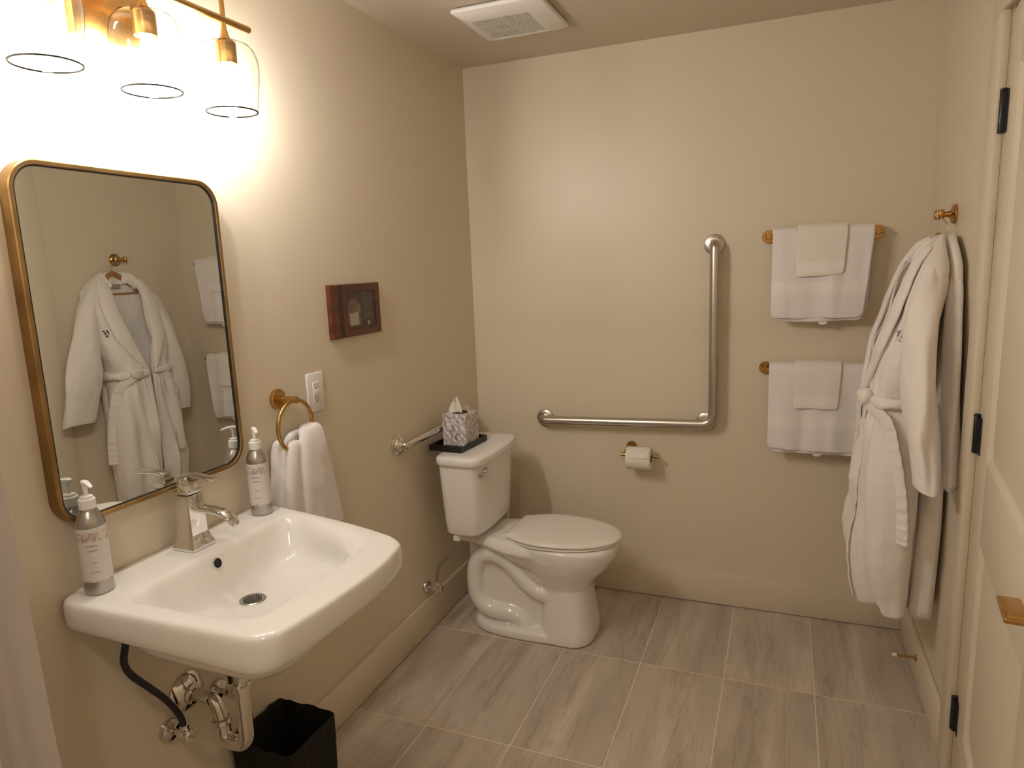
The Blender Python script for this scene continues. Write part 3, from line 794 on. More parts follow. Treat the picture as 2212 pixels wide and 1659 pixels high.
# upper bowl shoulder running back into the tank deck
bw.loft([[Vector((x, TC + s_ * w, zz + (0.006 if abs(s_) < .9 else 0))) for s_, zz in ((-1, z1), (-.93, 0.417), (-.8, 0.424), (.8, 0.424), (.93, 0.417), (1, z1), (.8, z0_), (-.8, z0_))] for x, w, z0_, z1 in
         ((0.100, .105, .385, .405), (0.13, .108, .38, .402), (0.19, .112, .378, .40), (0.245, .128, .374, .40), (0.30, .150, .365, .398), (0.36, .166, .345, .392), (0.43, .168, .32, .388), (0.52, .160, .30, .385))])
# lower bowl back, sloping from the pedestal up to the deck
bw.loft([[Vector((x, TC + w * cos(a), zc + hh * sin(a))) for a in [2 * pi * k / 20 for k in range(20)]] for x, w, zc, hh in ((0.36, .075, .33, .05), (0.42, .105, .305, .075), (0.49, .122, .285, .085), (0.56, .12, .29, .08))])
# rear web and the two trapway tubes
bw.box(0.19, 0.53, TC - 0.082, TC + 0.082, 0.02, 0.325)
bw.box(0.15, 0.24, TC - 0.05, TC + 0.05, 0.30, 0.40)
trap = [(.53, .195), (.475, .205), (.425, .238), (.375, .288), (.325, .330), (.270, .345), (.222, .328), (.195, .280), (.188, .21), (.198, .145), (.235, .100), (.290, .088), (.345, .086), (.392, .070), (.415, .035)]
for sgn in (-1, 1):
    path = catmull([(x, TC + sgn * 0.083, z) for x, z in trap], 5)
    bw.tube(path, [0.037] * len(path), 20)
bowl = obj('bowl', bw, M_porc, to, angle=180, label='white vitreous china bowl and pedestal')
md = bowl.modifiers.new('fuse', 'REMESH'); md.mode = 'VOXEL'; md.voxel_size = 0.0055; md.use_smooth_shade = True
md = bowl.modifiers.new('smooth', 'SMOOTH'); md.factor = 0.5; md.iterations = 6
for sgn in (-1, 1):
    obj('bolt_cap', MB().lathe([(0.0135, 0.0), (0.0135, 0.008), (0.011, 0.014), (0.006, 0.0175), (0, 0.018)], (0.345, TC + sgn * 0.112, 0.040), n=20, cap1=False), M_plast, to, label='small white bolt cap')
tank = [sup(0.182, TC, 0.070, 0.186, 0.4555, 5.5, 120), sup(0.182, TC, 0.076, 0.192, 0.459, 5.5, 120), sup(0.182, TC, 0.079, 0.195, 0.467, 5.5, 120), sup(0.182, TC, 0.082, 0.199, 0.52, 6, 120), sup(0.182, TC, 0.087, 0.207, 0.65, 6.5, 120), sup(0.182, TC, 0.090, 0.213, 0.757, 7, 120)]
for r in tank:
    for v in r:
        u = max(0, (v.x - 0.182) / 0.09)
        v.x += 0.014 * u * (1 - ((v.y - TC) / 0.212) ** 2)
tk = obj('tank', MB().loft(tank), M_porc, to, angle=50, label='white tapered cistern tank')
lid = []
for a, b, z in ((0.094, 0.219, 0.7575), (0.098, 0.224, 0.762), (0.101, 0.2265, 0.772), (0.101, 0.2265, 0.786), (0.098, 0.224, 0.793), (0.090, 0.216, 0.7965), (0.06, 0.18, 0.7975)):
    r = sup(0.187, TC, a, b, z, 7, 120)
    for v in r:
        u = max(0, (v.x - 0.187) / 0.1)
        v.x += 0.022 * u * (1 - ((v.y - TC) / 0.2265) ** 2)
    lid.append(r)
obj('tank_lid', MB().loft(lid), M_porc, to, angle=60, label='white cistern lid with a bowed front')
# flush lever
fy, fz, fx = TC - 0.135, 0.724, 0.280
fl = obj('flush_lever', MB().lathe([(0.0185, 0.0), (0.0185, 0.006), (0.0165, 0.010), (0.0165, 0.018), (0.013, 0.022)], (fx - 0.002, fy, fz), axis=(1, 0, 0), n=24), M_chrome, to, label='chrome flush lever')
obj('lever_arm', MB().tube([(fx + 0.012, fy - 0.004, fz - 0.001), (fx + 0.021, fy - 0.04, fz + 0.003), (fx + 0.019, fy - 0.088, fz + 0.008)], [.0085, .0068, .0085], 14), M_chrome, fl)
# seat and lid
def seat_ring(xb, L, w, wb, z, inset=0.0, n=36):
    xc = xb + L * 0.40; pts = []; r = 0.022
    for k in range(n + 1):
        t = -pi / 2 + pi * k / n
        pts.append((xc + (xb + L - xc) * max(0.0, cos(t)) ** 1.0, w / 2 * sin(t)))
    left = []
    for k in range(1, 15):
        u = k / 15
        left.append((xc + (xb + r - xc) * u, w / 2 + (wb / 2 - w / 2) * u ** 2.2))
    left += [(xb + r - r * sin(a), wb / 2 - r + r * cos(a)) for a in [pi / 2 * k / 6 for k in range(7)]]
    pts += left + [(x, -h) for x, h in reversed(left)]
    cx = xb + L / 2; kx = 1 - inset / (L / 2); ky = 1 - inset / (w / 2)
    return [Vector((cx + (x - cx) * kx, TC + h * ky, z)) for x, h in pts]
obj('seat', MB().loft([seat_ring(.352, .452, .342, .242, .4255, .006), seat_ring(.352, .452, .342, .242, .4285, 0), seat_ring(.352, .452, .342, .242, .434, 0), seat_ring(.352, .452, .342, .242, .437, .003)]), M_seat, to, angle=50)
obj('seat_lid', MB().loft([seat_ring(.346, .466, .352, .25, .4395, .006), seat_ring(.346, .466, .352, .25, .4415, .001), seat_ring(.346, .466, .352, .25, .446, 0), seat_ring(.346, .466, .352, .25, .4515, .004), seat_ring(.346, .466, .352, .25, .4555, .013), seat_ring(.346, .466, .352, .25, .4575, .035), seat_ring(.346, .466, .352, .25, .459, .09)]), M_seat, to, angle=60, label='closed white seat lid')
for sgn in (-1, 1):
    obj('seat_hinge', MB().loft([sup(.338, TC + sgn * .075, .016, .024, .424, 4, 24), sup(.338, TC + sgn * .075, .016, .024, .436, 4, 24), sup(.338, TC + sgn * .075, .010, .018, .443, 4, 24)]), M_seat, to, angle=50)
mb = MB()
for k in range(3):
    yy = TC - 0.010 + k * 0.007
    mb.add([(0.285, yy - 0.003, 0.4305), (0.300, yy + 0.001, 0.4305), (0.300, yy + 0.0035, 0.4305), (0.285, yy - 0.0005, 0.4305)], [(0, 1, 2, 3)])
obj('maker_mark', mb, M_ink, to, recalc=False, label='tiny grey printed maker mark')
# water supply
v = stop_valve('supply_valve', -0.613, 0.200, 'shut-off valve with braided steel hose beside the toilet', [(0.056, -0.613, 0.25), (0.066, -0.612, 0.295), (0.098, -0.609, 0.338), (0.138, -0.605, 0.368), (0.154, -0.602, 0.400), (0.155, -0.600, 0.430)], M_braid, 0.0065)
obj('coupling_nut', MB().lathe([(0.013, -0.024), (0.017, -0.022), (0.017, -0.004), (0.0145, -0.001), (0.0145, 0.004)], (0.155, -0.600, 0.4505), n=10), M_plast, v, label='white plastic coupling nut')
# toilet brush standing behind the bowl
tb = thing('toilet_brush', 'white toilet brush handle standing behind the toilet', 'brush', (0.178, -0.10, 0))
obj('holder', MB().lathe([(0.0, 0.001), (0.045, 0.001), (0.048, 0.01), (0.042, 0.12), (0.030, 0.15), (0.026, 0.15), (0.036, 0.118), (0.04, 0.02), (0, 0.012)], (0.178, -0.10, 0), n=32, cap0=False, cap1=False), M_plast, tb)
obj('handle', MB().lathe([(0.006, 0.013), (0.006, 0.16), (0.0075, 0.30), (0.0085, 0.42), (0.0095, 0.462), (0.0115, 0.466), (0.0115, 0.472), (0.009, 0.476)], (0.178, -0.10, 0), n=20), M_plast, tb)

# tissue box on black tray
LT = 0.7982
ang = radians(-4)
def rotz(mb_, c, a):
    for i, v_ in enumerate(mb_.v):
        d = v_ - Vector(c); mb_.v[i] = Vector(c) + Vector((d.x * cos(a) - d.y * sin(a), d.x * sin(a) + d.y * cos(a), d.z))
    return mb_
tyc, txc = -0.468, 0.118
mb = MB(); x0, x1, y0, y1 = txc - 0.078, txc + 0.078, tyc - 0.112, tyc + 0.112
def trr(i, z): return [Vector((x0 + i, y0 + i, z)), Vector((x1 - i, y0 + i, z)), Vector((x1 - i, y1 - i, z)), Vector((x0 + i, y1 - i, z))]
mb.loft([trr(0.001, LT), trr(0, LT + 0.001), trr(0, LT + 0.024), trr(0.001, LT + 0.025), trr(0.004, LT + 0.025), trr(0.005, LT + 0.023), trr(0.006, LT + 0.007)])
tag(obj('tray', rotz(mb, (txc, tyc, 0), ang), M_tray, loc=(txc, tyc, LT), angle=25), 'black rectangular tray on the toilet tank lid', 'tray')
bx, by, bz = 0.124, -0.452, LT + 0.0075
tbx = thing('tissue_box', 'cube tissue box with grey leaf print on the black tray', 'tissue box', (bx, by, bz))
hb, hh = 0.056, 0.134
obj('carton', rotz(MB().box(bx - hb, bx + hb, by - hb, by + hb, bz, bz + hh), (bx, by, 0), ang), M_leaf, tbx, bevel=0.0012, seg=1, label='off-white carton printed with lilac grey ferns')
obj('opening', MB().lathe([(0, bz + hh), (0.034, bz + hh), (0.034, bz + hh + 0.0006), (0, bz + hh + 0.0006)], (bx, by, 0), n=28, cap0=False, cap1=False), M_hole, tbx, label='dark oval opening')
rows = []
for i in range(15):
    t = i / 14
    z = bz + hh - 0.02 + 0.095 * t
    w = 0.040 * (1 - t) ** 0.8 * (0.62 + 1.0 * t) + 0.0025
    rows.append([Vector((bx - 0.012 + 0.004 * t + s_ * w, by - 0.010 + 0.012 * sin(2.6 * s_ + 1.0) * (1 - .5 * t) + 0.003 * sin(9 * s_ + 3 * t) - 0.008 * t, z - 0.016 * s_ * s_ * t)) for s_ in [-1 + 2 * k / 18 for k in range(19)]])
obj('tissue', MB().grid(rows), M_paper, tbx, solid=0.0007, sub=1, angle=180, label='white tissue pulled up out of the opening')

# ------------------------------------------------------------------ grab bars
def flange(mb_, c, ax, r=0.038, lip=True):
    mb_.lathe([(r, 0.0005), (r, 0.004), (r - 0.003, 0.009), (r - 0.012, 0.0125), (r - 0.019, 0.014)], c, axis=ax, n=40)
gb = thing('grab_bar', 'short chrome grab bar behind the tissue box on the left wall', 'grab bar', (0, -0.771, 0.872))
for y in (-0.771, -0.165):
    obj('flange', MB().lathe([(0.042, 0.0005), (0.042, 0.005), (0.038, 0.0075), (0.038, 0.012), (0.033, 0.0145), (0.030, 0.022), (0.024, 0.026), (0.020, 0.029), (0.0185, 0.033)], (0, y, 0.872), axis=(1, 0, 0), n=40), M_nickel, gb)
path = fillet([(0.022, -0.771, 0.872), (0.043, -0.771, 0.872), (0.043, -0.165, 0.872), (0.022, -0.165, 0.872)], 0.02, 8)
obj('bar', MB().tube(path, 0.0145, 20), M_nickel, gb)
lb_ = thing('grab_bar', 'large L-shaped brushed steel grab bar on the back wall', 'grab bar', (1.125, 0, 0.84))
GD = 0.058
pth = fillet([(0.353, -0.012, 0.826), (0.353, -GD, 0.828), (1.127, -GD, 0.846), (1.127, -GD, 1.600), (1.119, -0.012, 1.602)], 0.052, 10)
obj('bar', MB().tube(pth, 0.0212, 24), M_steel, lb_)
for (x, z) in ((0.353, 0.826), (1.092, 0.845), (1.119, 1.602)):
    m_ = MB(); flange(m_, (x, 0, z), (0, -1, 0), 0.0430)
    obj('flange', m_, M_steel, lb_)
obj('post', MB().tube([(1.092, -0.012, 0.845), (1.092, -GD, 0.848)], 0.016, 18), M_steel, lb_)

# ------------------------------------------------------------------ toilet paper
px_, pz_ = 0.8135, 0.691
tp = thing('paper_holder', 'brass toilet paper holder under the L-shaped bar', 'paper holder', (px_ - 0.045, 0, pz_))
obj('rosette', MB().lathe([(0.024, 0.0005), (0.024, 0.007), (0.022, 0.009)], (px_ - 0.048, 0, pz_ + 0.022), axis=(0, -1, 0), n=32), M_brassd, tp)
obj('post', MB().tube(fillet([(px_ - 0.048, -0.008, pz_ + 0.022), (px_ - 0.066, -0.03, pz_ + 0.012), (px_ - 0.070, -0.070, pz_)], 0.02, 6), 0.0065, 14), M_brassd, tp)
obj('rod', MB().lathe([(0.0085, -0.082), (0.0095, -0.081), (0.0095, -0.076), (0.0078, -0.074), (0.0078, 0.070), (0.0105, 0.072), (0.0105, 0.079), (0.0085, 0.081)], (px_, -0.070, pz_), axis=(1, 0, 0), n=20), M_brassd, tp)
rl = thing('toilet_roll', 'white toilet paper roll on the brass holder', 'toilet roll', (px_, -0.070, pz_))
ry, rz, rR = -0.072, pz_ - 0.0115, 0.0505
obj('paper', MB().lathe([(0.0205, -0.054), (rR - 0.002, -0.054), (rR, -0.052), (rR, 0.052), (rR - 0.002, 0.054), (0.0205, 0.054), (0.0205, -0.054)], (px_, ry, rz), axis=(1, 0, 0), n=48, cap0=False, cap1=False), M_paper, rl)
obj('core', MB().lathe([(0.0204, -0.0535), (0.0204, 0.0535), (0.0194, 0.0535), (0.0194, -0.0535), (0.0204, -0.0535)], (px_, ry, rz), axis=(1, 0, 0), n=32, cap0=False, cap1=False), M_card2, rl, label='brown cardboard core')
mb = MB()
mb.add([(px_ + 0.052, ry - rR * 1.012 * cos(radians(78)), rz + rR * 1.012 * sin(radians(78))), (px_ + 0.052, ry - rR * 1.012 * cos(radians(20)), rz + rR * 1.012 * sin(radians(20))), (px_ - 0.01, ry - rR * 1.012 * cos(radians(20)), rz + rR * 1.012 * sin(radians(20)))], [(0, 1, 2)])
rowsA = []
for k in range(7):
    a = radians(76 - 66 * k / 6); xr = px_ + 0.052 - 0.104 * (k / 6) * 0.9
    rowsA.append([Vector((xr + (px_ + 0.0515 - xr) * j / 4, ry - (rR + 0.0006) * cos(a), rz + (rR + 0.0006) * sin(a))) for j in range(5)])
obj('folded_sheet', MB().grid(rowsA), M_paper, rl, solid=0.0005, recalc=True, label='last sheet folded to a point')

# ------------------------------------------------------------------ towel bars and towels
def towel_bar(zb, label):
    t = thing('towel_bar', label, 'towel bar', (1.52, 0, zb), 'towel bars on the back wall')
    for x in (1.331, 1.7165):
        obj('rosette', MB().lathe([(0.026, 0.0005), (0.026, 0.008), (0.024, 0.010)], (x, 0, zb), axis=(0, -1, 0), n=36), M_brassd, t)
        obj('post', MB().tube([(x, -0.009, zb), (x, -0.066, zb)], 0.0085, 18), M_brassd, t)
    obj('rail', MB().tube([(1.318, -0.058, zb), (1.732, -0.058, zb)], 0.0080, 18), M_brassd, t)
    return t
towel_bar(1.622, 'upper brass towel bar on the back wall')
towel_bar(1.088, 'lower brass towel bar on the back wall')

def drape(x0, x1, zb, rad, front, back, th, mat, seed, skew=0.0, lean=0.0, amp=0.004, band=None, nx=44, corner=0.0, slant=0.0):
    """sheet hung over a bar: returns (mb). rad: radius of the fold over the rail"""
    prof = []
    nb = 14; nf = 34; na = 10
    for k in range(nb): prof.append((+rad, -back * (1 - k / nb), -1))
    for k in range(na + 1):
        a = pi * k / na
        prof.append((rad * cos(a), rad * sin(a), 0))
    for k in range(1, nf + 1): prof.append((-rad, -front * k / nf, 1))
    m = MB(); rows = []
    for (d, z, side) in prof:
        row = []
        for i in range(nx + 1):
            u = i / nx; x = x0 + (x1 - x0) * u
            drop = -z if z < 0 else 0
            x += (slant * (u) * -drop) if side == 1 else (0.25 * slant * u * -drop)
            wv = amp * min(1, drop / 0.08) * (sin(x * 38 + seed * 2.1 + z * 3) + 0.9 * fbm(x * 24 + seed, z * 5, seed) + 0.4 * sin(x * 71 + seed))
            zz = zb + z + skew * (u - 0.5) * (drop / max(front, .01))
            if side == 1 and corner > 0:
                e = min(u, 1 - u) * (x1 - x0); cr = corner if u > .5 else corner * .5
                if e < cr: zz += (cr - sqrt(max(0, cr * cr - (cr - e) ** 2))) * (drop / front) ** 6
            zz += 0.0035 * fbm(x * 9, seed * 3.3, 0) * (drop / max(front, .01)) * 2
            if side == 0: zz += 0.0022 * fbm(x * 14, seed, 4.0)
            y = -0.058 + d + (wv if side == 1 else -0.3 * abs(wv) if side == -1 else 0) - (lean * drop if side == 1 else 0)
            row.append(Vector((x, min(y, -0.006), zz)))
        rows.append(row)
    if band:
        n0 = nb + na + 1
        for k in range(len(rows) - 1):
            d0 = (k - n0 + 1) * front / nf
            m.cur = 1 if (k >= n0 and band[0] < d0 < band[1]) else 0
            m.grid([rows[k], rows[k + 1]])
    else:
        m.grid(rows)
    return m
def bath_towel(zb, x0, x1, front, seed, label, slant):
    t = thing('bath_towel', label, 'towel', ((x0 + x1) / 2, -0.07, zb), 'bath towels on the bars')
    obj('outer_fold', drape(x0, x1, zb, 0.0275, front, front * 0.93, .009, M_terry, seed, amp=0.0045, corner=0.03, band=(front * .55, front * .70), slant=slant, lean=0.02), [M_terry, M_band], t, solid=0.009, solid_off=0, sub=1, angle=180)
    obj('inner_fold', drape(x0 + .012, x1 - .004, zb, 0.0165, front + 0.010, front * 0.80, .009, M_terry, seed + 1.3, amp=0.003, corner=0.03, slant=slant * .75, lean=0.025), M_terry, t, solid=0.008, solid_off=0, sub=1, angle=180)
    xc = (x0 + x1) / 2 + 0.012
    zl = zb - front - 0.008
    obj('hem_tag', MB().loft([[Vector((xc + sx * w, -0.083 + dy, z)) for sx, dy in ((-1, -.0015), (1, -.0015), (1, .0015), (-1, .0015))] for z, w in ((zl + .012, .017), (zl - .002, .017), (zl - .010, .014), (zl - .014, .008))]), M_band, t, label='small white hem tag')
    return t
bath_towel(1.622, 1.3455, 1.703, 0.325, 1.0, 'white bath towel folded over the upper brass bar', 0.08)
bath_towel(1.088, 1.3455, 1.699, 0.325, 4.0, 'white bath towel folded over the lower brass bar', 0.06)
def wash_cloth(zb, x0, x1, front, seed, label, skew):
    m = drape(x0, x1, zb, 0.0385, front, 0.11, .006, M_terry2, seed, skew=skew, amp=0.002, band=(front * .66, front * .9), nx=26, corner=0.012, lean=0.03, slant=0.06)
    o = obj('washcloth', m, [M_terry2, M_band], loc=((x0 + x1) / 2, -0.08, zb), solid=0.006, solid_off=0, sub=1, angle=180)
    tag(o, label, 'washcloth', 'washcloths over the bath towels')
wash_cloth(1.622, 1.437, 1.612, 0.158, 2.0, 'ivory washcloth draped over the upper bath towel', 0.016)
wash_cloth(1.088, 1.442, 1.612, 0.150, 7.0, 'ivory washcloth draped over the lower bath towel', 0.003)

# ================================================================== EXHAUST FAN COVER
fx0, fx1, fy0, fy1 = 0.285, 0.617, -0.688, -0.362
ef = thing('exhaust_fan', 'square white exhaust fan grille on the ceiling', 'vent', ((fx0 + fx1) / 2, (fy0 + fy1) / 2, RH))
gx0, gx1, gy0, gy1 = 0.336, 0.549, -0.622, -0.412
def fr(i, z): return [Vector((fx0 + i, fy0 + i, z)), Vector((fx1 - i, fy0 + i, z)), Vector((fx1 - i, fy1 - i, z)), Vector((fx0 + i, fy1 - i, z))]
def gr(z, i=0): return [Vector((gx0 + i, gy0 + i, z)), Vector((gx1 - i, gy0 + i, z)), Vector((gx1 - i, gy1 - i, z)), Vector((gx0 + i, gy1 - i, z))]
obj('cover', MB().loft([fr(0.006, RH - 0.004), fr(0.0, RH - 0.010), fr(0.001, RH - 0.020), fr(0.007, RH - 0.024), gr(RH - 0.037, -0.012), gr(RH - 0.037, 0), gr(RH - 0.028, 0.0)], True, False, False), M_plast, ef, angle=25)
obj('neck', MB().box(fx0 + .03, fx1 - .03, fy0 + .03, fy1 - .03, RH - 0.018, RH - 0.0004), M_hole, ef, label='black block painted as the shaded gap above the cover')  # solid block, its near-black colour stands for shade in the gap
mb = MB()
nsl = 27
for k in range(nsl):
    x = gx0 + (gx1 - gx0) * (k + 0.5) / nsl
    mb.box(x - 0.0021, x + 0.0021, gy0, gy1, RH - 0.036, RH - 0.026)
o = obj('louvres', mb, M_plast, ef); o['kind'] = 'stuff'
mb = MB()
for f_ in (0.33, 0.67):
    y = gy0 + (gy1 - gy0) * f_
    mb.box(gx0, gx1, y - 0.0018, y + 0.0018, RH - 0.0345, RH - 0.026)
obj('cross_rib', mb, M_plast, ef)
obj('louvre_shade', MB().box(gx0 + .0002, gx1 - .0002, gy0 + .0002, gy1 - .0002, RH - 0.0225, RH - 0.0185), principled('painted_shade', (0.05, 0.04, 0.03), 0.7), ef, label='dark sheet painted as the shade behind the louvres')  # sheet coloured dark to stand for the shade between the louvres

# ================================================================== ROBE HOOK, HANGERS, ROBES
hky, hkz = -0.452, 1.655
rh = thing('robe_hook', 'double brass robe hook on the right wall', 'hook', (RW, -0.425, hkz))
obj('rosette', MB().lathe([(0.031, 0.0005), (0.031, 0.006), (0.028, 0.010), (0.013, 0.015), (0.009, 0.022), (0.0085, 0.040)], (RW, -0.425, hkz), axis=(-1, 0, 0), n=36), M_brassd, rh)
obj('crossbar', MB().tube([(RW - 0.042, -0.452, hkz - 0.001), (RW - 0.042, -0.398, hkz - 0.001)], 0.0068, 16), M_brassd, rh)
for y in (-0.452, -0.398):
    obj('peg', MB().lathe([(0.0, -0.014), (0.0085, -0.014), (0.0095, -0.012), (0.0095, 0.012), (0.0085, 0.014), (0, 0.014)], (RW - 0.046, y, hkz), n=20, cap0=False, cap1=False), M_brassd, rh)

def hanger(name_label, x, yc, zt_, pegy, hwid=0.172):
    h_ = thing('clothes_hanger', name_label, 'hanger', (x, yc, zt_), 'hangers on the robe hook')
    # wooden yoke
    ring_f = []
    n = 30
    top = []; bot = []
    for k in range(n + 1):
        s_ = -1 + 2 * k / n
        zc = zt_ - 0.125 * abs(s_) ** 1.3
        hgt = 0.036 * (1 - 0.55 * abs(s_) ** 1.5)
        top.append((yc + hwid * s_, zc)); bot.append((yc + hwid * s_, zc - hgt + 0.012 * math.exp(-(s_ / 0.16) ** 2)))
    rows = [[Vector((x - .006, t[0], t[1])), Vector((x + .006, t[0], t[1])), Vector((x + .006, b[0], b[1])), Vector((x - .006, b[0], b[1]))] for t, b in zip(top, bot)]
    obj('yoke', MB().loft(rows), M_wood, h_, bevel=0.002, angle=40, label='curved orange-brown wooden yoke')
    obj('bar', MB().tube([(x, yc - hwid * .92, zt_ - 0.118), (x, yc + hwid * .92, zt_ - 0.118)], 0.0055, 12), M_wood, h_, label='round wooden trouser bar')
    obj('wire_hook', MB().tube(catmull([(x, yc, zt_ - 0.012), (x, yc, zt_ + 0.022), (x, yc + (pegy - yc) * .3 - .012, zt_ + 0.034), (x - 0.001, pegy - .014, hkz - 0.012), (x - 0.001, pegy - 0.0125, hkz + 0.005), (x - .001, pegy, hkz + 0.0165), (x - .001, pegy + 0.0125, hkz + 0.006), (x - .001, pegy + 0.0115, hkz - 0.008)], 6), 0.0014, 10), M_nickel, h_, label='silver wire hook')
    return h_
HXA, HXB = RW - 0.052, RW - 0.038
hanger('wooden hanger inside the front bathrobe', 1.836, -0.492, 1.598, -0.452)
hanger('wooden hanger inside the back bathrobe near the wall', 1.8615, -0.478, 1.592, -0.398, 0.145)

def robe(name, label, front, seed):
    r_ = thing(name, label, 'bathrobe', (1.80, -0.49, 1.56), 'bathrobes on the robe hook')
    if front:
        # z, yc, half width, x front, x back, half gap of the neckline
        tab = [(1.592, -.492, .060, 1.820, 1.848, .050), (1.572, -.492, .092, 1.806, 1.848, .054), (1.545, -.492, .130, 1.786, 1.847, .056), (1.500, -.492, .172, 1.762, 1.846, .056), (1.450, -.494, .196, 1.744, 1.843, .052), (1.38, -.495, .205, 1.722, 1.838, .046),
               (1.25, -.492, .190, 1.682, 1.838, .030), (1.10, -.488, .152, 1.664, 1.834, .004), (0.97, -.486, .168, 1.654, 1.832, .001), (0.80, -.484, .180, 1.642, 1.826, .001), (0.62, -.484, .185, 1.642, 1.818, .001), (0.46, -.482, .184, 1.664, 1.812, .001), (0.36, -.480, .178, 1.692, 1.806, .001)]
        ztop, zbot = 1.592, 0.372
    else:
        tab = [(1.588, -.478, .060, 1.853, 1.872, .03), (1.565, -.478, .100, 1.852, 1.875, .03), (1.535, -.478, .142, 1.851, 1.877, .03), (1.49, -.478, .180, 1.850, 1.880, .03), (1.42, -.478, .180, 1.849, 1.884, .03), (1.25, -.470, .165, 1.846, 1.886, .02), (1.08, -.466, .150, 1.842, 1.886, .002), (0.80, -.466, .150, 1.830, 1.882, .001), (0.50, -.468, .150, 1.818, 1.876, .001), (0.335, -.468, .150, 1.812, 1.872, .001)]
        ztop, zbot = 1.588, 0.368
    def surf(s_, z, off=0.0, raw=False):
        """s_ in -1..1 round the open shell from one front edge to the other"""
        yc, a, xf, xb, gap = interp(tab, z)
        cx, bx_ = (xf + xb) / 2, (xb - xf) / 2
        g = math.asin(min(0.95, gap / a))
        th = (pi - g) * s_           # 0 = back middle, +-(pi-g) = front edges
        c, sn = cos(th), sin(th)
        e = 0.72 if front else 0.5
        yy = yc + a * (abs(sn) ** e) * (1 if sn > 0 else -1)
        xx_ = cx + bx_ * (abs(c) ** e) * (1 if c > 0 else -1)
        nx_, ny_ = c / max(bx_, .01), sn / a
        nn = sqrt(nx_ * nx_ + ny_ * ny_); nx_ /= nn; ny_ /= nn
        fold = 0
        if not raw:
            low = min(1, max(0, (1.15 - z) / 0.5)); fa = (0.013 if front else 0.004)
            frontness = max(0, -c) if front else 0.4
            fold = fa * low * (sin(yy * 52 + 3.5 * sin(z * 3.2) + seed) + 0.6 * sin(yy * 97 + z * 5 + seed * 2) + 0.8 * fbm(yy * 16, z * 3.4, seed)) * (0.25 + frontness)
            fold += (0.010 if front else 0.002) * fbm(yy * 11 + seed, z * 5, xx_ * 9) * 1.6 + (0.004 if front else 0) * fbm(yy * 30, z * 14 + yy * 10, seed)
            hi = max(0, min(1, (z - 1.12) / 0.1)) * frontness
            fold += 0.005 * hi * sin(yy * 75 + z * 22 + seed) if front else 0
            # gathers at the belt
            fold += (0.007 * math.exp(-((z - 1.06) / 0.09) ** 2) * sin(yy * 150 + seed)) if front else 0
        zz = z
        if z < zbot + 0.1: zz += 0.012 * sin(yy * 40 + seed) * (zbot + 0.1 - z) / 0.1
        return Vector((min(xx_ + nx_ * (fold + off), 1.885), yy + ny_ * (fold + off), zz))
    NZ, NS = (70, 84) if front else (40, 52)
    rows = [[surf(-1 + 2 * i / NS, ztop + (zbot - ztop) * k / NZ) for i in range(NS + 1)] for k in range(NZ + 1)]
    obj('robe_body', MB().grid(rows), M_robe, r_, solid=0.006, solid_off=-1 if front else 0, sub=1 if front else 0, angle=180)
    if front:
        # shawl collar: padded band along both front edges and round the neck
        for sgn in (-1, 1):
            rings = []
            for k in range(26):
                z = 1.095 + (1.560 - 1.095) * k / 25
                w = 0.012 + 0.085 * min(1, k / 9) * (1 - 0.35 * max(0, (k - 17) / 8))
                yc, a, xf, xb, gap = interp(tab, z)
                # edge point and outward point on the robe front
                ye = yc + sgn * gap if sgn > 0 else yc - gap
                pts_ = []
                for f_, o_ in ((0, 0.004), (0.05, 0.013), (.25, 0.020), (.5, 0.021), (.75, 0.019), (.96, 0.012), (1.0, 0.003), (.5, -0.002)):
                    # convert distance across into the shell parameter
                    aa = math.asin(min(0.97, (gap + w * f_) / a)); g = math.asin(min(.95, gap / a))
                    s2 = sgn * (pi - aa) / (pi - g) if aa < pi else 0
                    pts_.append(surf(s2, z, o_, True))
                rings.append(pts_)
            obj('collar', MB().loft(rings), M_robe, r_, sub=1, angle=180, label='wide shawl collar band')
        nb_ = catmull([(1.775, -.568, 1.510), (1.797, -.568, 1.545), (1.826, -.552, 1.562), (1.850, -.520, 1.556), (1.855, -.485, 1.550), (1.850, -.455, 1.554), (1.820, -.425, 1.558), (1.797, -.415, 1.540), (1.78, -.415, 1.505)], 6)
        obj('collar_neck', MB().tube(nb_, [0.022 + 0.010 * sin(pi * i / (len(nb_) - 1)) for i in range(len(nb_))], 16, flat=(1.0, 0.36), up=(0.25, 0, 1)), M_robe, r_, angle=180, label='collar rolled round the neck')
        obj('neck_label', MB().box(1.8285, 1.8300, -.512, -.462, 1.508, 1.530), M_ink, r_, label='small grey label at the neck')
    else:
        nb_ = catmull([(1.862, -.575, 1.47), (1.864, -.565, 1.525), (1.871, -.535, 1.555), (1.878, -.49, 1.562), (1.877, -.44, 1.555), (1.870, -.40, 1.52)], 6)
        obj('collar_neck', MB().tube(nb_, 0.026, 16, flat=(1.0, 0.34), up=(0.1, 0, 1)), M_robe, r_, angle=180, label='collar rolled round the neck')
    # sleeves
    def sleeve(path, rx, ry):
        P = catmull(path, 7); m = len(P); rings = []
        X = catmull([(a, b, 0) for a, b in zip(rx, ry)], 7)
        n = 30
        for i, (p, q) in enumerate(zip(P, X)):
            ring = []
            for k in range(n):
                t = 2 * pi * k / n; c, s_ = cos(t), sin(t)
                f = 1 + 0.10 * sin(3 * t + i * 0.22 + seed) + 0.16 * fbm(c * 1.5 + seed, s_ * 1.5, i * 0.16)
                ring.append(Vector((min(p.x + q.x * c * f, 1.8855), p.y + q.y * s_ * f, p.z + 0.006 * sin(2 * t + seed) * (i / m))))
            rings.append(ring)
        # turn the cuff inward
        last = rings[-1]; cc = sum(last, Vector()) / n
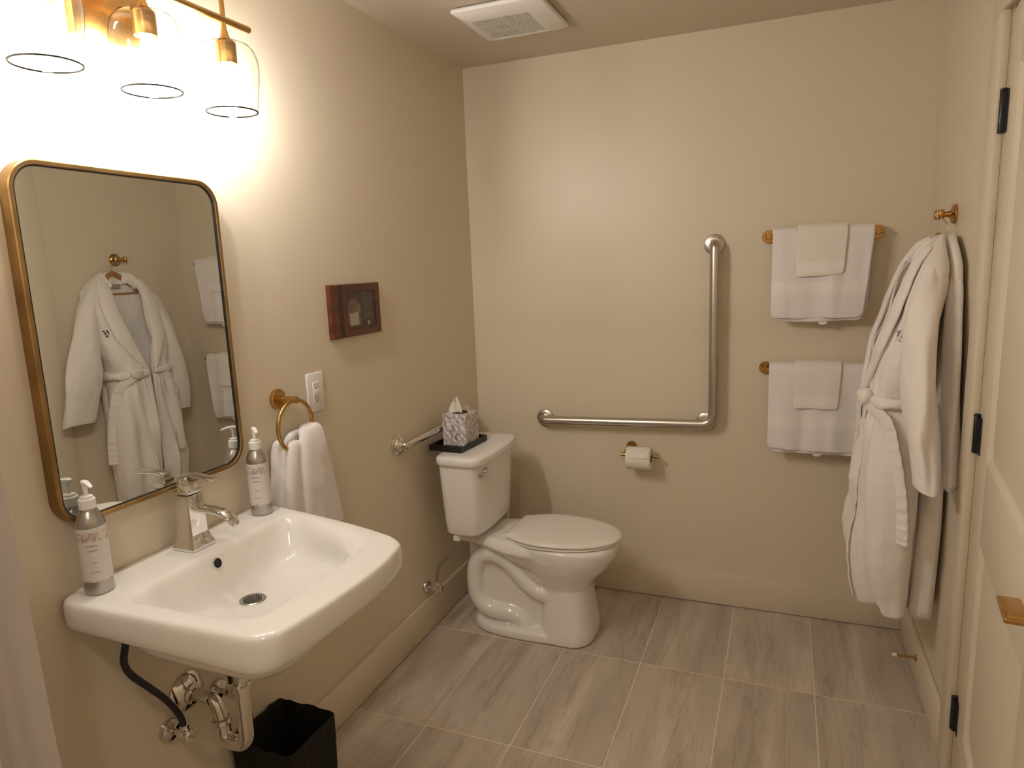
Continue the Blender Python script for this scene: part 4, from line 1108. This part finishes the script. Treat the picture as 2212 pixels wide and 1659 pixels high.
        rings.append([cc + (v_ - cc) * .86 + Vector((0, 0, .004)) for v_ in last])
        rings.append([cc + (v_ - cc) * .78 + Vector((0, 0, .05)) for v_ in last])
        return MB().loft(rings, True, True, True)
    if front:
        obj('sleeve', sleeve([(1.800, -.640, 1.500), (1.788, -.672, 1.44), (1.772, -.710, 1.33), (1.767, -.745, 1.20), (1.770, -.770, 1.09), (1.780, -.795, 0.985), (1.788, -.815, .868)], (.028, .036, .040, .044, .045, .036, .029), (.028, .048, .062, .076, .086, .086, .080)), M_robe, r_, sub=1, angle=180)
        obj('sleeve', sleeve([(1.806, -.345, 1.485), (1.797, -.315, 1.43), (1.786, -.285, 1.33), (1.777, -.262, 1.20), (1.772, -.245, 1.05), (1.772, -.236, .94), (1.778, -.228, .83)], (.028, .042, .050, .052, .050, .046, .042), (.03, .048, .058, .062, .064, .062, .060)), M_robe, r_, sub=1, angle=180)
    else:
        obj('sleeve', sleeve([(1.864, -.610, 1.50), (1.862, -.640, 1.40), (1.862, -.675, 1.22), (1.863, -.702, 1.05), (1.864, -.735, .858)], (.014, .020, .021, .021, .020), (.03, .048, .060, .064, .064)), M_robe, r_, angle=180)
        obj('sleeve', sleeve([(1.866, -.315, 1.47), (1.866, -.275, 1.38), (1.867, -.245, 1.22), (1.868, -.225, 1.05), (1.868, -.205, .86)], (.012, .015, .016, .017, .018), (.03, .055, .065, .068, .066)), M_robe, r_, angle=180)
    if front:
        # belt, knot and tails
        rows = []
        nbelt = 72
        rings = []
        for i in range(nbelt):
            s_ = -1 + 2 * i / (nbelt - 1)
            w = 0.019 + 0.004 * sin(i * 0.7)
            zc = 1.085 + 0.006 * sin(3 * s_)
            rings.append([surf(s_, zc + dz_, o_, True) for dz_, o_ in ((-w, 0.002), (-w, .014), (-w * .4, .021), (w * .4, .021), (w, .014), (w, .002))])
        obj('belt', MB().loft(rings, True, True, True), M_robe, r_, sub=1, angle=180, label='terry belt tied at the waist')
        kn = MB()
        kc = surf(-0.86, 1.088, 0.026, True)
        rings = []
        for i in range(14):
            a = pi * i / 13
            rr = sin(a)
            rings.append([kc + Vector((0.022 * rr * cos(t) * (1 + .2 * sin(3 * t)), -0.034 * cos(a), 0.032 * rr * sin(t) * (1 + .15 * sin(2 * t + 1)))) for t in [2 * pi * k / 16 for k in range(16)]])
        kn.loft(rings)
        obj('belt_knot', kn, M_robe, r_, sub=1, angle=180)
        def tail(path, w, lab):
            P = catmull(path, 9); m = len(P); rings = []
            for i, p in enumerate(P):
                t_ = (P[min(i + 1, m - 1)] - P[max(i - 1, 0)]).normalized()
                nrm = Vector((-0.75, -0.66, 0)) if lab == 0 else Vector((-1, -0.1, 0)); nrm.normalize()
                sd = t_.cross(nrm).normalized()
                rip = 0.0022 * sin(i * 1.9) + 0.0014 * sin(i * 3.1)
                ww = w * (0.75 + 0.25 * min(1, i / 8))
                rings.append([p + sd * ww * a + nrm * (b + rip * abs(1 - .3 * a)) for a, b in ((-1, -.004), (-1, .004), (-.5, .007), (.5, .007), (1, .004), (1, -.004))])
            return MB().loft(rings)
        a1 = surf(-0.84, 1.07, 0.022, True)
        obj('belt_tail', tail([a1, (1.704, -.640, 1.02), (1.728, -.662, .93), (1.750, -.676, .80), (1.758, -.683, .70), (1.760, -.685, .635)], .024, 0), M_robe, r_, sub=1, angle=180)
        a2 = surf(0.90, 1.07, 0.020, True)
        obj('belt_tail', tail([a2, surf(.86, 1.0, .013, True), surf(.84, .90, .011, True), surf(.835, .78, .011, True), surf(.835, .64, .011, True)], .021, 1), M_robe, r_, sub=1, angle=180)
        for s0, s1 in ((.905, .985), (-.985, -.925)):
            obj('front_band', MB().grid([[surf(s0 + (s1 - s0) * i / 8, 1.055 - 0.665 * k / 46, 0.0035 + 0.003 * sin(pi * i / 8) + 0.0018 * sin(k * 1.45 + i * .5)) for i in range(9)] for k in range(47)]), M_robe, r_, solid=.006, solid_off=0, sub=1, angle=180, label='stitched front edge band')
        # patch pocket with a folded flap
        def patch(s0, s1, z0_, z1_, off, n=10, m=12):
            return MB().grid([[surf(s0 + (s1 - s0) * i / n, z1_ + (z0_ - z1_) * k / m, off + 0.004 * sin(pi * i / n) * sin(pi * k / m)) for i in range(n + 1)] for k in range(m + 1)])
        pk = obj('pocket', patch(.60, .80, .765, .985, .008), M_robe, r_, solid=.005, solid_off=0, sub=1, angle=180)
        obj('pocket_cuff', patch(.595, .805, .94, .992, .014, 10, 5), M_robe, pk, solid=.005, solid_off=0, sub=1, angle=180)
        # embroidered mark on the chest: a dark bar and an E-like mark, partly under the collar
        c0 = surf(-.74, 1.295, 0.013); 
        ex = []
        mb_ = MB()
        def strip(y0_, y1_, z0_, z1_):
            q = []
            for (yy, zz) in ((y0_, z0_), (y1_, z0_), (y1_, z1_), (y0_, z1_)):
                dz_ = zz - 1.295; dy_ = yy
                q.append(c0 + Vector((-0.0015 + dy_ * 0.25, dy_ + dz_ * -0.55, dz_)))
            mb_.add(q, [(0, 1, 2, 3)])
        strip(.012, .021, 1.277, 1.313)
        strip(-.005, .000, 1.279, 1.311)
        for zz in (1.279, 1.293, 1.306): strip(-.015, -.005, zz, zz + .005)
        obj('embroidery', mb_, M_logo, r_, recalc=False, label='small dark embroidered letters on the chest')
    return r_
robe('bathrobe', 'white terry bathrobe with a tied belt hanging in front on the right wall', True, 1.0)
robe('bathrobe', 'white terry bathrobe hanging flat against the wall behind the belted one', False, 3.0)

# ================================================================== SHOWER CURTAIN
cr = thing('shower_rod', 'curtain rod across the room above the shower curtain', 'rod', (0.9, -2.30, 2.12))
obj('rail', MB().tube([(0.004, -2.30, 2.12), (RW - 0.004, -2.30, 2.12)], 0.0125, 18), M_nickel, cr)
for x, a in ((0, 1), (RW, -1)):
    obj('end_cap', MB().lathe([(0.026, 0.0005), (0.026, 0.006), (0.016, 0.014)], (x, -2.30, 2.12), axis=(a, 0, 0), n=28), M_nickel, cr)
sc_ = thing('shower_curtain', 'white fabric shower curtain bunched at the left edge', 'curtain', (0.1, -2.30, 0.04))
rows = []
for k in range(34):
    t = k / 33; z = 2.095 - 2.055 * t
    wd_ = 0.134 + 0.012 * t + 0.078 * t * t
    row = []
    for i in range(91):
        u = i / 90
        ph = 0.5 + u * 2 * pi
        row.append(Vector((0.018 + wd_ * u + 0.004 * sin(ph * 2 + t * 2), -2.30 + (0.013 + 0.004 * t) * sin(ph + 0.3 * t + 0.15 * sin(5 * t)) + 0.0035 * sin(2.7 * ph + 2 * t) + 0.007 * fbm(u * 5, t * 4, 2), z)))
    rows.append(row)
obj('cloth', MB().grid(rows), M_curt, sc_, solid=0.0016, solid_off=0, sub=1, angle=180)
for i in range(5):
    x = 0.026 + 0.028 * i
    obj('ring', MB().tube([(x, -2.30 + 0.0195 * sin(a), 2.112 + 0.0225 * cos(a)) for a in [2 * pi * k / 28 for k in range(28)]], 0.0018, 8, closed=True), M_nickel, sc_)

# ------------------------------------------------------------------ added fill lamp, unseen behind the camera, lifts the floor and far walls
if FILL_POWER > 0:
    cl = thing('added_fill_lamp', 'added unseen fill lamp on the ceiling behind the camera', 'lamp', (0.95, -3.15, RH))
    obj('trim_ring', MB().lathe([(0.095, 0.0005), (0.095, 0.012), (0.080, 0.014), (0.078, 0.006)], (0.95, -3.15, RH), axis=(0, 0, -1), n=36, cap1=False), M_plast, cl)
    obj('diffuser', MB().lathe([(0, 0.006), (0.079, 0.006), (0.078, 0.0085), (0, 0.010)], (0.95, -3.15, RH), axis=(0, 0, -1), n=24, cap0=False, cap1=False), mk_emit('fill_glow', (1.0, 0.90, 0.78), FILL_POWER), cl)
